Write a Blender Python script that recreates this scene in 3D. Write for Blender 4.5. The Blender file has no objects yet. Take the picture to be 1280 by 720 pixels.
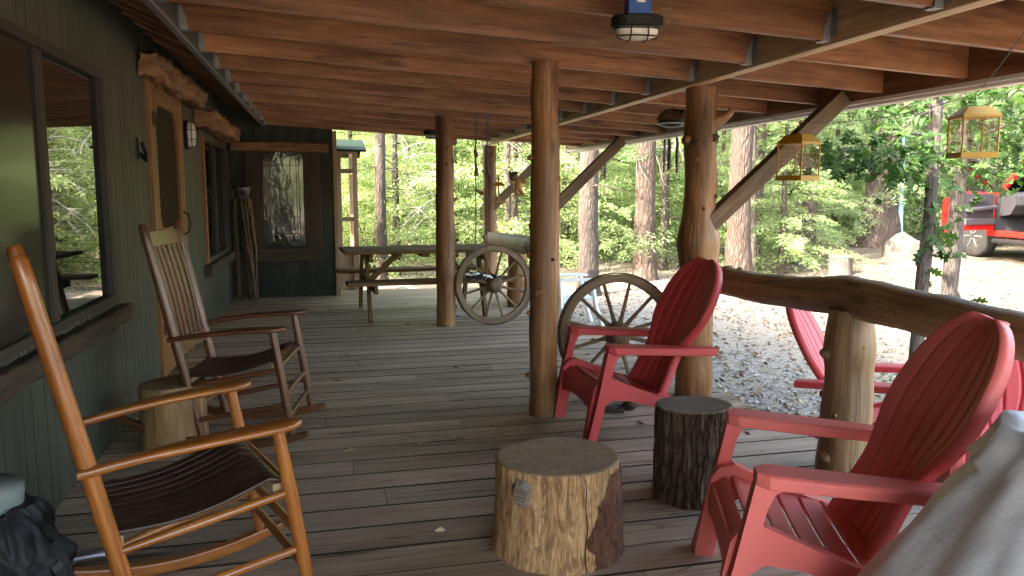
import bpy, bmesh, math, random
import numpy as np
from mathutils import Vector, Matrix, noise
random.seed(7); R=math.radians; PI=math.pi
col=bpy.context.scene.collection
V=Vector
def rnd(a,b): return random.uniform(a,b)

# ------------------------------------------------------------------ mesh builder
class MB:
    def __init__(s): s.v=[]; s.f=[]; s.uv=[]; s.r=[]; s.sm=[]
    def add(s,verts,faces,uvs,smooth=False,r=None):
        o=len(s.v); s.v+= [tuple(p) for p in verts]
        r=random.random() if r is None else r
        s.r+=[r]*len(verts)
        for f,u in zip(faces,uvs):
            s.f.append([i+o for i in f]); s.uv+= [tuple(x) for x in u]; s.sm.append(smooth)
    def obox(s,c,ax,ay,az,grain=None,r=None):
        """oriented box: centre and three half-axis vectors"""
        c,ax,ay,az=V(c),V(ax),V(ay),V(az); A=[ax,ay,az]; L=[a.length for a in A]
        g=L.index(max(L)) if grain is None else grain
        vs=[];
        for i in (-1,1):
            for j in (-1,1):
                for k in (-1,1): vs.append(c+ax*i+ay*j+az*k)
        F=[(0,1,3,2),(4,6,7,5),(0,4,5,1),(2,3,7,6),(0,2,6,4),(1,5,7,3)]
        if ax.cross(ay).dot(az)<0: F=[tuple(reversed(f)) for f in F]
        sg=[((i>>2&1)*2-1,(i>>1&1)*2-1,(i&1)*2-1) for i in range(8)]
        U=[]
        for f in F:
            fixed=[a for a in range(3) if len({sg[i][a] for i in f})==1][0]
            ot=[a for a in range(3) if a!=fixed]
            if g in ot:
                b=[a for a in ot if a!=g][0]; U.append([(sg[i][g]*L[g], sg[i][b]*L[b]+fixed*1.7+sg[i][fixed]*.31) for i in f])
            else: U.append([(sg[i][ot[0]]*L[ot[0]]*.3+9,sg[i][ot[1]]*L[ot[1]]) for i in f])
        s.add(vs,F,U,False,r)
    def box(s,x0,x1,y0,y1,z0,z1,grain=None,r=None):
        s.obox(((x0+x1)/2,(y0+y1)/2,(z0+z1)/2),((x1-x0)/2,0,0),(0,(y1-y0)/2,0),(0,0,(z1-z0)/2),grain,r)
    def beam(s,p0,p1,w,h,up=(0,0,1),r=None):
        """bar from p0 to p1; w across, h along up"""
        p0,p1=V(p0),V(p1); d=(p1-p0); L=d.length; d.normalize()
        sx=d.cross(V(up)).normalized(); u=sx.cross(d).normalized()
        s.obox((p0+p1)/2,d*(L/2),sx*(w/2),u*(h/2),0,r)
    def loft(s,rings,caps=True,smooth=True,r=None,closed=True):
        n=len(rings[0]); vs=[p for rg in rings for p in rg]; F=[];U=[]
        ul=0; us=[0]
        for a,b in zip(rings,rings[1:]):
            ul+=(sum((V(q) for q in b),V())/n-sum((V(q) for q in a),V())/n).length; us.append(ul)
        if us[-1]<1e-6: us=[i*.01 for i in range(len(rings))]
        per=[0]; r0=max(rings,key=lambda rg:(V(rg[0])-V(rg[n//2])).length)
        for i in range(n): per.append(per[-1]+(V(r0[(i+1)%n])-V(r0[i])).length)
        m=n if closed else n-1
        for k in range(len(rings)-1):
            for i in range(m):
                j=(i+1)%n
                F.append((k*n+i,k*n+j,(k+1)*n+j,(k+1)*n+i))
                U.append([(us[k],per[i]),(us[k],per[i+1]),(us[k+1],per[i+1]),(us[k+1],per[i])])
        s.add(vs,F,U,smooth,r)
        if caps:
            for rg,rev in ((rings[0],True),(rings[-1],False)):
                c=sum((V(q) for q in rg),V())/n
                d=[V(q)-c for q in rg]; ref=d[0].normalized() if d[0].length else V((1,0,0))
                nm=d[0].cross(d[n//4]) ; nm=nm.normalized() if nm.length else V((0,0,1)); bi=nm.cross(ref)
                f=list(range(n)); uv=[(x.dot(ref)*.3+7,x.dot(bi)) for x in d]
                if rev: f=f[::-1]; uv=uv[::-1]
                s.add(rg,[f],[uv],False,s.r[-1])
    def tube(s,pts,rad,n=10,caps=True,smooth=True,r=None,amp=0,freq=3,seed=0,sq=None):
        pts=[V(p) for p in pts]; N=len(pts)
        rad=[rad]*N if isinstance(rad,(int,float)) else rad
        rings=[]; up=None
        for k in range(N):
            t=(pts[min(k+1,N-1)]-pts[max(k-1,0)]).normalized()
            if up is None:
                up=V((0,0,1)) if abs(t.z)<.9 else V((1,0,0))
            x=(up-t*up.dot(t)).normalized(); y=t.cross(x); up=x
            rg=[]
            for i in range(n):
                a=2*PI*i/n; rr=rad[k]
                d=x*math.cos(a)+y*math.sin(a)
                if amp: rr*=1+amp*noise.noise((pts[k]+d*rad[k])*freq+V((seed*7.1,seed*3.3,0)))
                if sq: d=x*math.cos(a)*sq[0]+y*math.sin(a)*sq[1]
                rg.append(pts[k]+d*rr)
            rings.append(rg)
        s.loft(rings,caps,smooth,r)
    def lathe(s,prof,n=24,c=(0,0,0),M=None,r=None,smooth=True):
        """profile [(radius,z)] turned about z, optionally placed by matrix M"""
        rings=[]
        for (rr,z) in prof:
            rg=[V((rr*math.cos(2*PI*i/n),rr*math.sin(2*PI*i/n),z)) for i in range(n)]
            if M is not None: rg=[M@p for p in rg]
            rings.append([p+V(c) for p in rg])
        s.loft(rings,True,smooth,r)
    def plate(s,poly,th,M=None,r=None):
        """polygon in local XY, thickness along local z (centred), placed by M"""
        n=len(poly); a=[V((p[0],p[1],-th/2)) for p in poly]; b=[V((p[0],p[1],th/2)) for p in poly]
        if M is not None: a=[M@p for p in a]; b=[M@p for p in b]
        s.add(a+b,[tuple(range(n-1,-1,-1)),tuple(range(n,2*n))],[[poly[i] for i in range(n-1,-1,-1)],list(poly)],False,r)
        F=[];U=[]
        for i in range(n):
            j=(i+1)%n; F.append((i,j,n+j,n+i)); L=(a[j]-a[i]).length; U.append([(0,0),(L,0),(L,th),(0,th)])
        s.add(a+b,F,U,False,s.r[-1])
    def torus(s,c,R0,r0,n=32,m=8,M=None,sq=(1,1),r=None):
        rings=[]
        for k in range(n+1):
            a=2*PI*k/n; rg=[]
            for i in range(m):
                b=2*PI*i/m; p=V(((R0+r0*math.cos(b))*math.cos(a)*sq[0],(R0+r0*math.cos(b))*math.sin(a)*sq[1],r0*math.sin(b)))
                rg.append((M@p if M is not None else p)+V(c))
            rings.append(rg)
        s.loft(rings,False,True,r)
    def grid(s,P,smooth=True,r=None,closed=False,uvs=1.0):
        """P[i][j] grid of points -> sheet"""
        h=len(P); w=len(P[0]); vs=[p for row in P for p in row]; F=[];U=[]
        for i in range(h-1):
            for j in range(w-1):
                F.append((i*w+j,i*w+j+1,(i+1)*w+j+1,(i+1)*w+j))
                U.append([((i)*uvs/h,j*uvs/w),(i*uvs/h,(j+1)*uvs/w),((i+1)*uvs/h,(j+1)*uvs/w),((i+1)*uvs/h,j*uvs/w)])
        s.add(vs,F,U,smooth,r)
    def mesh(s,name):
        me=bpy.data.meshes.new(name); me.from_pydata(s.v,[],s.f)
        uv=me.uv_layers.new(name='UVMap'); uv.data.foreach_set('uv',[x for u in s.uv for x in u])
        at=me.attributes.new('rnd','FLOAT','POINT'); at.data.foreach_set('value',s.r)
        me.polygons.foreach_set('use_smooth',s.sm)
        me.update(); return me
    def build(s,name,mat,parent=None,loc=(0,0,0),rot=(0,0,0),bevel=0,solid=0,weld=False,seg=2):
        me=s.mesh(name)
        if weld:
            bm=bmesh.new(); bm.from_mesh(me); bmesh.ops.remove_doubles(bm,verts=bm.verts,dist=1e-5); bm.to_mesh(me); bm.free()
        if mat: me.materials.append(mat)
        o=bpy.data.objects.new(name,me); col.objects.link(o); o.location=loc; o.rotation_euler=rot
        if parent: o.parent=parent
        if solid:
            m=o.modifiers.new('solid','SOLIDIFY'); m.thickness=solid; m.offset=0
        if bevel:
            m=o.modifiers.new('bevel','BEVEL'); m.width=bevel; m.segments=seg; m.limit_method='ANGLE'; m.angle_limit=R(40); m.harden_normals=False
        return o

def tag(o,label=None,cat=None,group=None,kind=None):
    if label: o['label']=label
    if cat: o['category']=cat
    if group: o['group']=group
    if kind: o['kind']=kind
    return o
def thing(name,label,cat,loc=(0,0,0),rz=0,group=None):
    o=bpy.data.objects.new(name,None); col.objects.link(o); o.location=loc; o.rotation_euler=(0,0,rz); o.empty_display_size=.1
    return tag(o,label,cat,group)
def copy_tree(o,parent=None):
    c=o.copy(); col.objects.link(c)
    if parent: c.parent=parent
    for ch in [x for x in o.children]: copy_tree(ch,c)
    return c
def dup(o,loc,rz,label,group=None):
    c=copy_tree(o); c.location=loc; c.rotation_euler=(0,0,rz); c['label']=label
    if group: c['group']=group
    return c
def arc(c,r,a0,a1,n,plane='xz',y=0):
    out=[]
    for i in range(n+1):
        a=R(a0+(a1-a0)*i/n); p=(c[0]+r*math.cos(a),c[1]+r*math.sin(a))
        out.append(V((p[0],y,p[1])) if plane=='xz' else V((p[0],p[1],y)))
    return out
XZ=Matrix(((1,0,0,0),(0,0,-1,0),(0,1,0,0),(0,0,0,1)))      # local XY plate -> world XZ
YZ=Matrix(((0,0,1,0),(1,0,0,0),(0,1,0,0),(0,0,0,1)))       # local XY plate -> world YZ
def T(x,y,z): return Matrix.Translation((x,y,z))

# ------------------------------------------------------------------ materials
class NT:
    def __init__(s,name):
        s.m=bpy.data.materials.new(name); s.m.use_nodes=True; s.t=s.m.node_tree; s.t.nodes.clear()
        s.out=s.n('ShaderNodeOutputMaterial')
    def n(s,ty,ins=None,**kw):
        x=s.t.nodes.new(ty)
        for k,v in kw.items(): setattr(x,k,v)
        for k,v in (ins or {}).items(): s.set(x,k,v)
        return x
    def set(s,x,k,v):
        i=x.inputs[k]
        if isinstance(v,bpy.types.NodeSocket): s.t.links.new(v,i)
        elif isinstance(v,bpy.types.Node): s.t.links.new(v.outputs[0],i)
        else:
            if isinstance(v,(tuple,list)) and len(v)==3 and i.type=='RGBA': v=(*v,1)
            i.default_value=v
    def math(s,op,a,b=0,c=0):
        x=s.n('ShaderNodeMath',{0:a,1:b,2:c},operation=op); return x.outputs[0]
    def ramp(s,f,stops,interp='LINEAR'):
        x=s.n('ShaderNodeValToRGB',{0:f}); cr=x.color_ramp; cr.interpolation=interp
        while len(cr.elements)<len(stops): cr.elements.new(.5)
        for e,(p,c) in zip(cr.elements,stops):
            e.position=p; e.color=(*c,1) if len(c)==3 else c
        return x.outputs[0]
    def mix(s,f,a,b,mode='MIX'):
        x=s.n('ShaderNodeMix',data_type='RGBA',blend_type=mode)
        s.set(x,0,f); s.set(x,6,a); s.set(x,7,b); return x.outputs[2]
    def noise(s,vec,scale=1,detail=5,rough=.55,dist=0):
        return s.n('ShaderNodeTexNoise',{'Vector':vec,'Scale':scale,'Detail':detail,'Roughness':rough,'Distortion':dist}).outputs[0]
    def maprange(s,f,a,b,c,d):
        return s.n('ShaderNodeMapRange',{0:f,1:a,2:b,3:c,4:d}).outputs[0]
    def attr(s,nm): return s.n('ShaderNodeAttribute',attribute_name=nm).outputs['Fac']
    def uv(s,su,sv,ru=37.0,rv=11.0):
        """uv stretched by (su,sv) and shifted per piece and per object"""
        u=s.n('ShaderNodeUVMap',uv_map='UVMap').outputs[0]; sp=s.n('ShaderNodeSeparateXYZ',{0:u})
        r=s.math('ADD',s.attr('rnd'),s.n('ShaderNodeObjectInfo').outputs['Random'])
        x=s.math('ADD',s.math('MULTIPLY',sp.outputs[0],su),s.math('MULTIPLY',r,ru))
        y=s.math('ADD',s.math('MULTIPLY',sp.outputs[1],sv),s.math('MULTIPLY',r,rv))
        return s.n('ShaderNodeCombineXYZ',{0:x,1:y,2:s.math('MULTIPLY',r,5.0)}).outputs[0]
    def obj(s,sc=(1,1,1)):
        c=s.n('ShaderNodeTexCoord').outputs['Object']
        return s.n('ShaderNodeMapping',{'Vector':c,'Scale':sc}).outputs[0]
    def bump(s,h,st=.3,dist=.01):
        return s.n('ShaderNodeBump',{'Height':h,'Strength':st,'Distance':dist}).outputs[0]
    def pbr(s,colr,rough=.6,nrm=None,**kw):
        b=s.n('ShaderNodeBsdfPrincipled',{'Base Color':colr,'Roughness':rough})
        if nrm is not None: s.set(b,'Normal',nrm)
        for k,v in kw.items(): s.set(b,k.replace('_',' '),v)
        s.t.links.new(b.outputs[0],s.out.inputs[0]); return s.m

def wood(name,c0,c1,c2,along=2.2,across=38,rough=.6,bump=.25,stain=.5,knots=0,var=.25,spec=.35,coat=0,worn=None,crack=0):
    n=NT(name); uv=n.uv(along,across)
    g=n.noise(uv,1,7,.62,.7); g2=n.noise(n.uv(along*2.2,across*3.4,63,29),1,5,.7,.5)
    g=n.math('ADD',n.math('MULTIPLY',g,.5),n.math('MULTIPLY',g2,.5))
    c=n.ramp(g,[(.34,c0),(.5,c1),(.66,c2)])
    big=n.noise(n.uv(1.1,4.5,91,23),1,4,.6,.4)
    c=n.mix(n.maprange(big,.35,.68,stain,0),c,tuple(x*.35 for x in c0))
    if knots:
        vo=n.n('ShaderNodeTexVoronoi',{'Vector':n.uv(.9*knots,6,53,31),'Scale':1.0,'Randomness':1}); d=vo.outputs['Distance']
        k=n.maprange(d,.05,.17,1,0); c=n.mix(n.math('MULTIPLY',k,.8),c,tuple(x*.25 for x in c0))
    if worn:
        w=n.noise(n.uv(3,9,17,71),1,6,.7,1); c=n.mix(n.maprange(w,.52,.66,0,.75),c,worn)
    if crack:
        ck=n.noise(n.uv(.55,across*.55,71,43),1,3,.6,.5); kk=n.maprange(n.math('ABSOLUTE',n.math('SUBTRACT',ck,.5)),.0,.016,1,0)
        kk=n.math('MULTIPLY',kk,n.maprange(n.noise(n.uv(1.2,3,5,9),1,2,.5),.45,.55,0,crack)); c=n.mix(kk,c,tuple(x*.18 for x in c0))
    v=n.maprange(n.attr('rnd'),0,1,1-var,1+var)
    c=n.mix(1,c,n.n('ShaderNodeCombineColor',{0:v,1:v,2:v}).outputs[0],'MULTIPLY')
    r=n.maprange(g,.2,.8,min(1,rough+.12),max(.05,rough-.12))
    return n.pbr(c,r,n.bump(n.math('ADD',g,n.math('MULTIPLY',big,.5)),bump,.006),Specular_IOR_Level=spec,Coat_Weight=coat,Coat_Roughness=.22)

def flat(name,c,rough=.5,metal=0,nsc=25,var=.18,bump=.08,spec=.4,dirt=None,dsc=3,dlo=.52,dhi=.7):
    n=NT(name); p=n.obj(); a=n.noise(p,nsc,6,.6); 
    c1=n.ramp(a,[(.25,tuple(x*(1-var) for x in c)),(.75,tuple(min(1,x*(1+var)) for x in c))])
    if dirt:
        d=n.noise(p,dsc,7,.68,.5); c1=n.mix(n.maprange(d,dlo,dhi,0,.85),c1,dirt)
    return n.pbr(c1,n.maprange(a,.2,.8,max(.03,rough-.08),min(1,rough+.1)),n.bump(a,bump,.004),Metallic=metal,Specular_IOR_Level=spec)

M={}
M['joist']=wood('joist_wood',(.16,.052,.018),(.35,.142,.053),(.49,.24,.105),1.6,24,.48,.3,.7,1.3,.25,.5,0,None,.8)
M['sheath']=wood('sheathing_wood',(.10,.045,.02),(.19,.092,.044),(.27,.14,.07),1.5,26,.75,.3,.6,1,.3)
M['beam']=wood('beam_wood',(.34,.20,.095),(.54,.36,.19),(.66,.48,.28),2,28,.5,.25,.25,1,.12,.5)
M['log']=wood('peeled_log',(.13,.050,.016),(.31,.142,.050),(.46,.24,.096),1.3,22,.5,.5,.75,2.4,.15,.4,.08,None,.9)
M['raillog']=wood('rail_log',(.15,.08,.034),(.33,.20,.09),(.50,.33,.165),1.2,20,.5,.6,.6,2,.12,.4,.05,None,.9)
M['brace']=wood('brace_wood',(.08,.046,.022),(.16,.098,.050),(.25,.165,.09),1.6,26,.7,.4,.5,1,.15,.35,0,None,.9)
M['deck']=wood('deck_wood',(.26,.175,.115),(.42,.300,.207),(.54,.405,.295),.9,22,.62,.35,.4,1.1,.20,.4,0,None,.9)
M['deckedge']=flat('gap_shade_board_edge',(.035,.026,.020),.9)  # gap shade painted into the colour of the board sides, along with dirt
M['rocker1']=wood('honey_varnish',(.17,.046,.008),(.36,.115,.020),(.51,.20,.042),3,26,.33,.08,.5,0,.1,.5,.35)
M['rocker2']=wood('brown_varnish',(.065,.022,.008),(.135,.048,.018),(.215,.086,.035),3,26,.36,.08,.5,0,.12,.5,.3)
M['seat']=wood('dark_slat',(.028,.013,.009),(.06,.028,.019),(.105,.055,.04),4,40,.4,.15,.3,0,.25,.45,.1)
M['raw']=wood('raw_wood',(.28,.17,.08),(.42,.28,.15),(.52,.37,.21),3,40,.7,.2,.2,0,.1)
M['table']=wood('table_wood',(.09,.05,.022),(.185,.11,.052),(.28,.18,.09),2,34,.8,.3,.4,1,.15,.15)
M['wheel']=wood('wheel_wood',(.095,.06,.034),(.19,.125,.07),(.30,.205,.12),2.5,34,.75,.5,.5,0,.15)
M['frame']=wood('door_frame_wood',(.13,.050,.015),(.25,.105,.034),(.35,.165,.06),2.4,36,.5,.15,.4,.6,.12)
M['redpanel']=wood('red_cedar_panel',(.16,.05,.024),(.28,.10,.05),(.38,.16,.085),2.4,36,.5,.15,.4,.6,.15)
M['hewn']=wood('hewn_timber',(.10,.05,.022),(.28,.145,.068),(.46,.27,.14),3,22,.75,1.0,.6,1.5,.1)
M['oldboard']=wood('old_dark_board',(.035,.022,.014),(.075,.048,.030),(.13,.085,.055),2,26,.75,.5,.5,1,.15)
M['tan']=wood('tan_paint_trim',(.22,.145,.08),(.32,.215,.125),(.39,.27,.165),1.6,20,.6,.1,.2,0,.06)
M['greyboard']=wood('grey_board',(.12,.10,.085),(.22,.19,.16),(.31,.275,.235),1.6,28,.75,.3,.4,1,.1)
M['fascia']=wood('dark_green_fascia',(.030,.036,.030),(.052,.060,.050),(.075,.083,.070),2,14,.5,.1,.3,0,.08)
M['edgetrim']=wood('pale_edge_trim',(.60,.54,.46),(.74,.68,.60),(.8,.76,.69),2,20,.6,.1,.2,0,.05)
# siding: dark green stained rough plywood
def siding(name,c):
    n=NT(name); p=n.obj((1,1,1)); g=n.noise(n.obj((14,60,5)),1,6,.7,.6); f=n.noise(n.obj((160,160,14)),1,4,.7)
    cc=n.ramp(g,[(.25,tuple(x*.62 for x in c)),(.55,c),(.8,tuple(x*1.45 for x in c))])
    d=n.noise(n.obj((1.6,1.6,.7)),1,7,.7,.5); cc=n.mix(n.maprange(d,.45,.68,0,.6),cc,(.10,.098,.075)); d2=n.noise(n.obj((9,9,.7)),1,5,.7); cc=n.mix(n.maprange(d2,.52,.7,0,.5),cc,tuple(x*.45 for x in c))
    return n.pbr(cc,.62,n.bump(n.math('ADD',g,f),.35,.004),Specular_IOR_Level=.3)
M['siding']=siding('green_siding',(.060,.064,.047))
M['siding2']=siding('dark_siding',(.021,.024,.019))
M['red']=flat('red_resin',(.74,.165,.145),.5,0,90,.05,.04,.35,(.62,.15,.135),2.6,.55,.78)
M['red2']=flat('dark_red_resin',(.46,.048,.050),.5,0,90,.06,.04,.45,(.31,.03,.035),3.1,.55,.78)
M['black']=flat('black_metal',(.012,.012,.012),.45,.2)
M['steel']=flat('galvanised_steel',(.42,.43,.44),.38,.85,18,.2,.08,.5,(.25,.23,.2),5)
M['chimesteel']=flat('chime_steel',(.20,.185,.17),.4,.7)
M['dull']=flat('dull_steel',(.24,.245,.25),.45,.6,18,.2,.1)
M['lens']=flat('frosted_lens',(.62,.60,.52),.25,0,10,.05,.02,.5,(.35,.30,.22),6)
M['blue']=flat('blue_plastic_box',(.03,.10,.32),.4)
M['sticker']=flat('white_sticker',(.7,.7,.68),.6)
M['pinkish']=flat('printed_patch',(.35,.25,.24),.6)
M['rope']=wood('jute_rope',(.08,.05,.028),(.15,.10,.058),(.23,.16,.10),14,60,.9,.6,.3,0,.25)
M['cord']=flat('grey_cord',(.10,.11,.10),.8)
M['yellow']=flat('yellow_paint',(.35,.185,.012),.55,0,20,.12,.1,.3,(.24,.12,.02),6,.5,.7)
M['yellowire']=flat('dull_yellow_wire',(.24,.15,.03),.6)
M['yelwood']=wood('yellow_wood',(.30,.16,.04),(.46,.27,.075),(.58,.36,.11),3,30,.6,.15,.3,0,.15)
M['bear']=flat('brown_wood_paint',(.07,.035,.015),.6,0,30,.25,.15)
M['tarp']=None
M['white']=flat('white_plastic',(.70,.74,.76),.4,0,30,.05,.03,.45,(.45,.45,.42),4,.58,.75)
M['bluepaint']=wood('blue_painted_board',(.15,.30,.42),(.24,.42,.56),(.32,.50,.62),1.5,24,.6,.15,.2,0,.05)
M['carred']=flat('red_car_paint',(.40,.012,.010),.25,0,4,.04,.0,.5)
M['cargrey']=flat('grey_door_trim',(.024,.025,.029),.6,0,40,.08,.05)
M['cardark']=flat('dark_car_interior',(.02,.02,.022),.6)
M['tyre']=flat('tyre_rubber',(.022,.021,.020),.9,0,30,.2,.2,.15,(.045,.04,.033),5)
M['chrome']=flat('wheel_alloy',(.55,.55,.56),.25,.9)
M['iron']=flat('rusty_iron',(.055,.042,.034),.65,.5,25,.3,.2,.4,(.10,.05,.025),6)
M['bag']=flat('black_bag_film',(.014,.014,.016),.6,0,20,.2,.05,.3)
M['greylid']=flat('grey_green_lid',(.16,.19,.18),.5)
M['cone']=flat('pine_cone_brown',(.07,.045,.025),.8,0,60,.3,.3)
M['nest']=wood('dry_grass',(.10,.07,.035),(.22,.16,.09),(.36,.28,.17),10,60,.9,.3,.2,0,.4)
M['roofgreen']=flat('green_metal_roof',(.007,.015,.010),.9,0,25,.18,.08,.1)
M['shingle']=flat('roof_shingle',(.07,.06,.055),.85,0,14,.4,.4)
def glass(name,base,rough=.02,ior=1.9,bumpy=0,spec=.5):
    n=NT(name); nr=None
    if bumpy: nr=n.bump(n.noise(n.obj((1,1,.5)),14,2,.5,.4),bumpy,.02)
    return n.pbr(base,rough,nr,IOR=ior,Specular_IOR_Level=spec)
M['darkframe']=flat('dark_brown_frame',(.035,.027,.022),.6)
M['pane']=glass('dark_window_glass',(.006,.007,.006),.015,1.95)
M['paneold']=glass('screened_window_glass',(.030,.026,.021),.16,1.45,0,.2)
M['leadglass']=glass('bevelled_leaded_glass',(.030,.036,.028),.05,1.7,.07)
M['came']=flat('lead_came',(.16,.13,.08),.4,.8)
M['mesh']=glass('door_screen_mesh',(.040,.028,.018),.75,1.3,0,.1)
def carglass():
    n=NT('car_glass'); a=n.n('ShaderNodeBsdfTransparent',{0:(.75,.83,.85,1)}); g=n.n('ShaderNodeBsdfGlossy',{1:.03})
    f=n.n('ShaderNodeFresnel',{0:1.5}); mx=n.n('ShaderNodeMixShader',{0:f,1:a,2:g}); n.t.links.new(mx.outputs[0],n.out.inputs[0]); return n.m
M['carglass']=carglass()
def tarp():
    n=NT('silver_grey_cover'); p=n.obj(); a=n.noise(p,3.2,6,.6,.3); f=n.noise(p,42,4,.6)
    c=n.ramp(a,[(.3,(.66,.69,.73)),(.55,(.80,.83,.86)),(.75,(.86,.88,.90))])
    d=n.noise(p,9,6,.7); c=n.mix(n.maprange(d,.6,.72,0,.5),c,(.20,.20,.20))
    return n.pbr(c,.36,n.bump(n.math('ADD',n.math('MULTIPLY',a,2),n.math('MULTIPLY',f,.25)),.3,.02),Specular_IOR_Level=.5)
M['tarp']=tarp()
# stump sides
def peeledstump():
    n=NT('half_peeled_stump'); p=n.obj((1,1,1)); s1=n.noise(n.uv(6,62,0,0),1,8,.75,1.0); s2=n.noise(n.uv(13,34,0,0),1,7,.75,.8)
    c=n.ramp(s1,[(.30,(.10,.048,.02)),(.43,(.33,.175,.075)),(.55,(.52,.32,.15)),(.70,(.68,.48,.27))])
    c=n.mix(n.maprange(s2,.50,.60,0,.8),c,(.17,.088,.04))
    c=n.mix(n.maprange(n.noise(n.uv(9,40,3,3),1,4,.6),.66,.74,0,.9),c,(.03,.02,.012))
    return n.pbr(c,.72,n.bump(n.math('ADD',s1,s2),.6,.012),Specular_IOR_Level=.3)
M['peeled']=peeledstump()
def bark(name,c0,c1,c2,vs=9,us=3,bump=1,dist=.03,vary=0):
    n=NT(name); w=n.uv(us,vs,19,7); wn=n.noise(w,1.3,5,.6)
    wv=n.n('ShaderNodeVectorMath',{0:w,1:n.n('ShaderNodeCombineXYZ',{0:wn,1:wn,2:wn}).outputs[0]},operation='ADD').outputs[0]
    vo=n.n('ShaderNodeTexVoronoi',{'Vector':wv,'Scale':1.0},feature='DISTANCE_TO_EDGE').outputs[0]
    fn=n.noise(n.uv(us*6,vs*5,19,7),1,6,.7)
    c=n.ramp(fn,[(.25,c0),(.5,c1),(.78,c2)])
    c=n.mix(n.maprange(vo,.0,.16,.7,0),c,tuple(x*.35 for x in c0))
    if vary:
        o=n.n('ShaderNodeObjectInfo').outputs['Random']; tint=n.ramp(o,[(0,(.55,.52,.5)),(.35,(1.0,.95,.9)),(.65,(.8,.70,.62)),(1,(1.1,1.07,1.03))]); c=n.mix(1,c,tint,'MULTIPLY')
        bl=n.noise(n.obj((1.3,1.3,.5)),1,5,.65,.4); c=n.mix(n.maprange(bl,.42,.66,.6,0),c,(.045,.036,.03))
    h=n.math('ADD',n.maprange(vo,0,.3,0,1),n.math('MULTIPLY',fn,.35))
    return n.pbr(c,.88,n.bump(h,bump,dist),Specular_IOR_Level=.2)
M['darkbark']=bark('dark_stump_bark',(.045,.028,.019),(.105,.070,.050),(.18,.13,.098),20,7,.9,.02)
def rb():
    n=NT('red_bark_patch'); p=n.obj((1,1,.45)); a=n.noise(p,38,8,.72,.6); g=n.noise(p,12,5,.6,.4)
    c=n.ramp(a,[(.3,(.035,.016,.011)),(.48,(.12,.052,.032)),(.7,(.22,.12,.078))]); c=n.mix(n.maprange(g,.55,.7,0,.7),c,(.06,.025,.016))
    return n.pbr(c,.85,n.bump(n.math('ADD',a,g),1,.015),Specular_IOR_Level=.2)
M['redbark']=rb()
M['pinebark']=bark('pine_bark',(.055,.041,.033),(.115,.086,.069),(.18,.143,.118),13,4.2,.8,.03,1)
M['oakbark']=bark('sapling_bark',(.035,.030,.026),(.075,.062,.052),(.13,.11,.095),30,6,.6,.01)
M['thinbark']=bark('slim_trunk_bark',(.045,.036,.030),(.088,.072,.06),(.14,.12,.103),16,5,.6,.02,1)
M['endgrain']=None
def endgrain(name,c0,c1,c2):
    n=NT(name); p=n.obj(); 
    rg=n.n('ShaderNodeTexWave',{'Vector':p,'Scale':9,'Distortion':2.2,'Detail':3,'Detail Scale':1.4},wave_type='RINGS',rings_direction='Z').outputs['Fac']
    ns=n.noise(p,13,8,.7,.3); saw=n.noise(n.obj((3,38,1)),1,4,.6,.3); f=n.math('ADD',n.math('MULTIPLY',rg,.05),n.math('ADD',n.math('MULTIPLY',ns,.7),n.math('MULTIPLY',saw,.27)))
    c=n.ramp(f,[(.3,c0),(.52,c1),(.75,c2)])
    # drying checks running out from the heart
    sp=n.n('ShaderNodeSeparateXYZ',{0:p}); an=n.math('ARCTAN2',sp.outputs[1],sp.outputs[0]); rr=n.math('SQRT',n.math('ADD',n.math('MULTIPLY',sp.outputs[0],sp.outputs[0]),n.math('MULTIPLY',sp.outputs[1],sp.outputs[1])))
    q=n.noise(n.n('ShaderNodeCombineXYZ',{0:n.math('MULTIPLY',n.math('COSINE',an),3.2),1:n.math('MULTIPLY',n.math('SINE',an),3.2),2:n.math('MULTIPLY',rr,1.5)}).outputs[0],1.6,3,.6,.1)
    ck=n.math('MULTIPLY',n.maprange(n.math('ABSOLUTE',n.math('SUBTRACT',q,.5)),0,.012,1,0),n.maprange(rr,.02,.07,0,1)); c=n.mix(n.math('MULTIPLY',ck,.75),c,tuple(x*.25 for x in c0))
    return n.pbr(c,.8,n.bump(f,.5,.006),Specular_IOR_Level=.25)
M['endgrain']=endgrain('weathered_end_grain',(.20,.128,.076),(.295,.198,.122),(.37,.262,.168))
M['endpale']=endgrain('pale_end_grain',(.17,.11,.055),(.28,.19,.10),(.36,.26,.15))
M['enddark']=endgrain('dark_end_grain',(.15,.112,.08),(.21,.165,.122),(.27,.216,.165))
M['palestump']=wood('pale_stump_side',(.16,.085,.032),(.34,.20,.085),(.46,.30,.14),2,16,.65,.4,.5,1.2,.05)
M['knotwood']=wood('broken_knot_wood',(.07,.045,.03),(.30,.25,.20),(.50,.45,.39),8,40,.8,.8,.5)
M['greystump']=wood('grey_stump_side',(.048,.040,.033),(.075,.066,.057),(.10,.09,.08),2,16,.8,.4,.4,1,.05)
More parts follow.
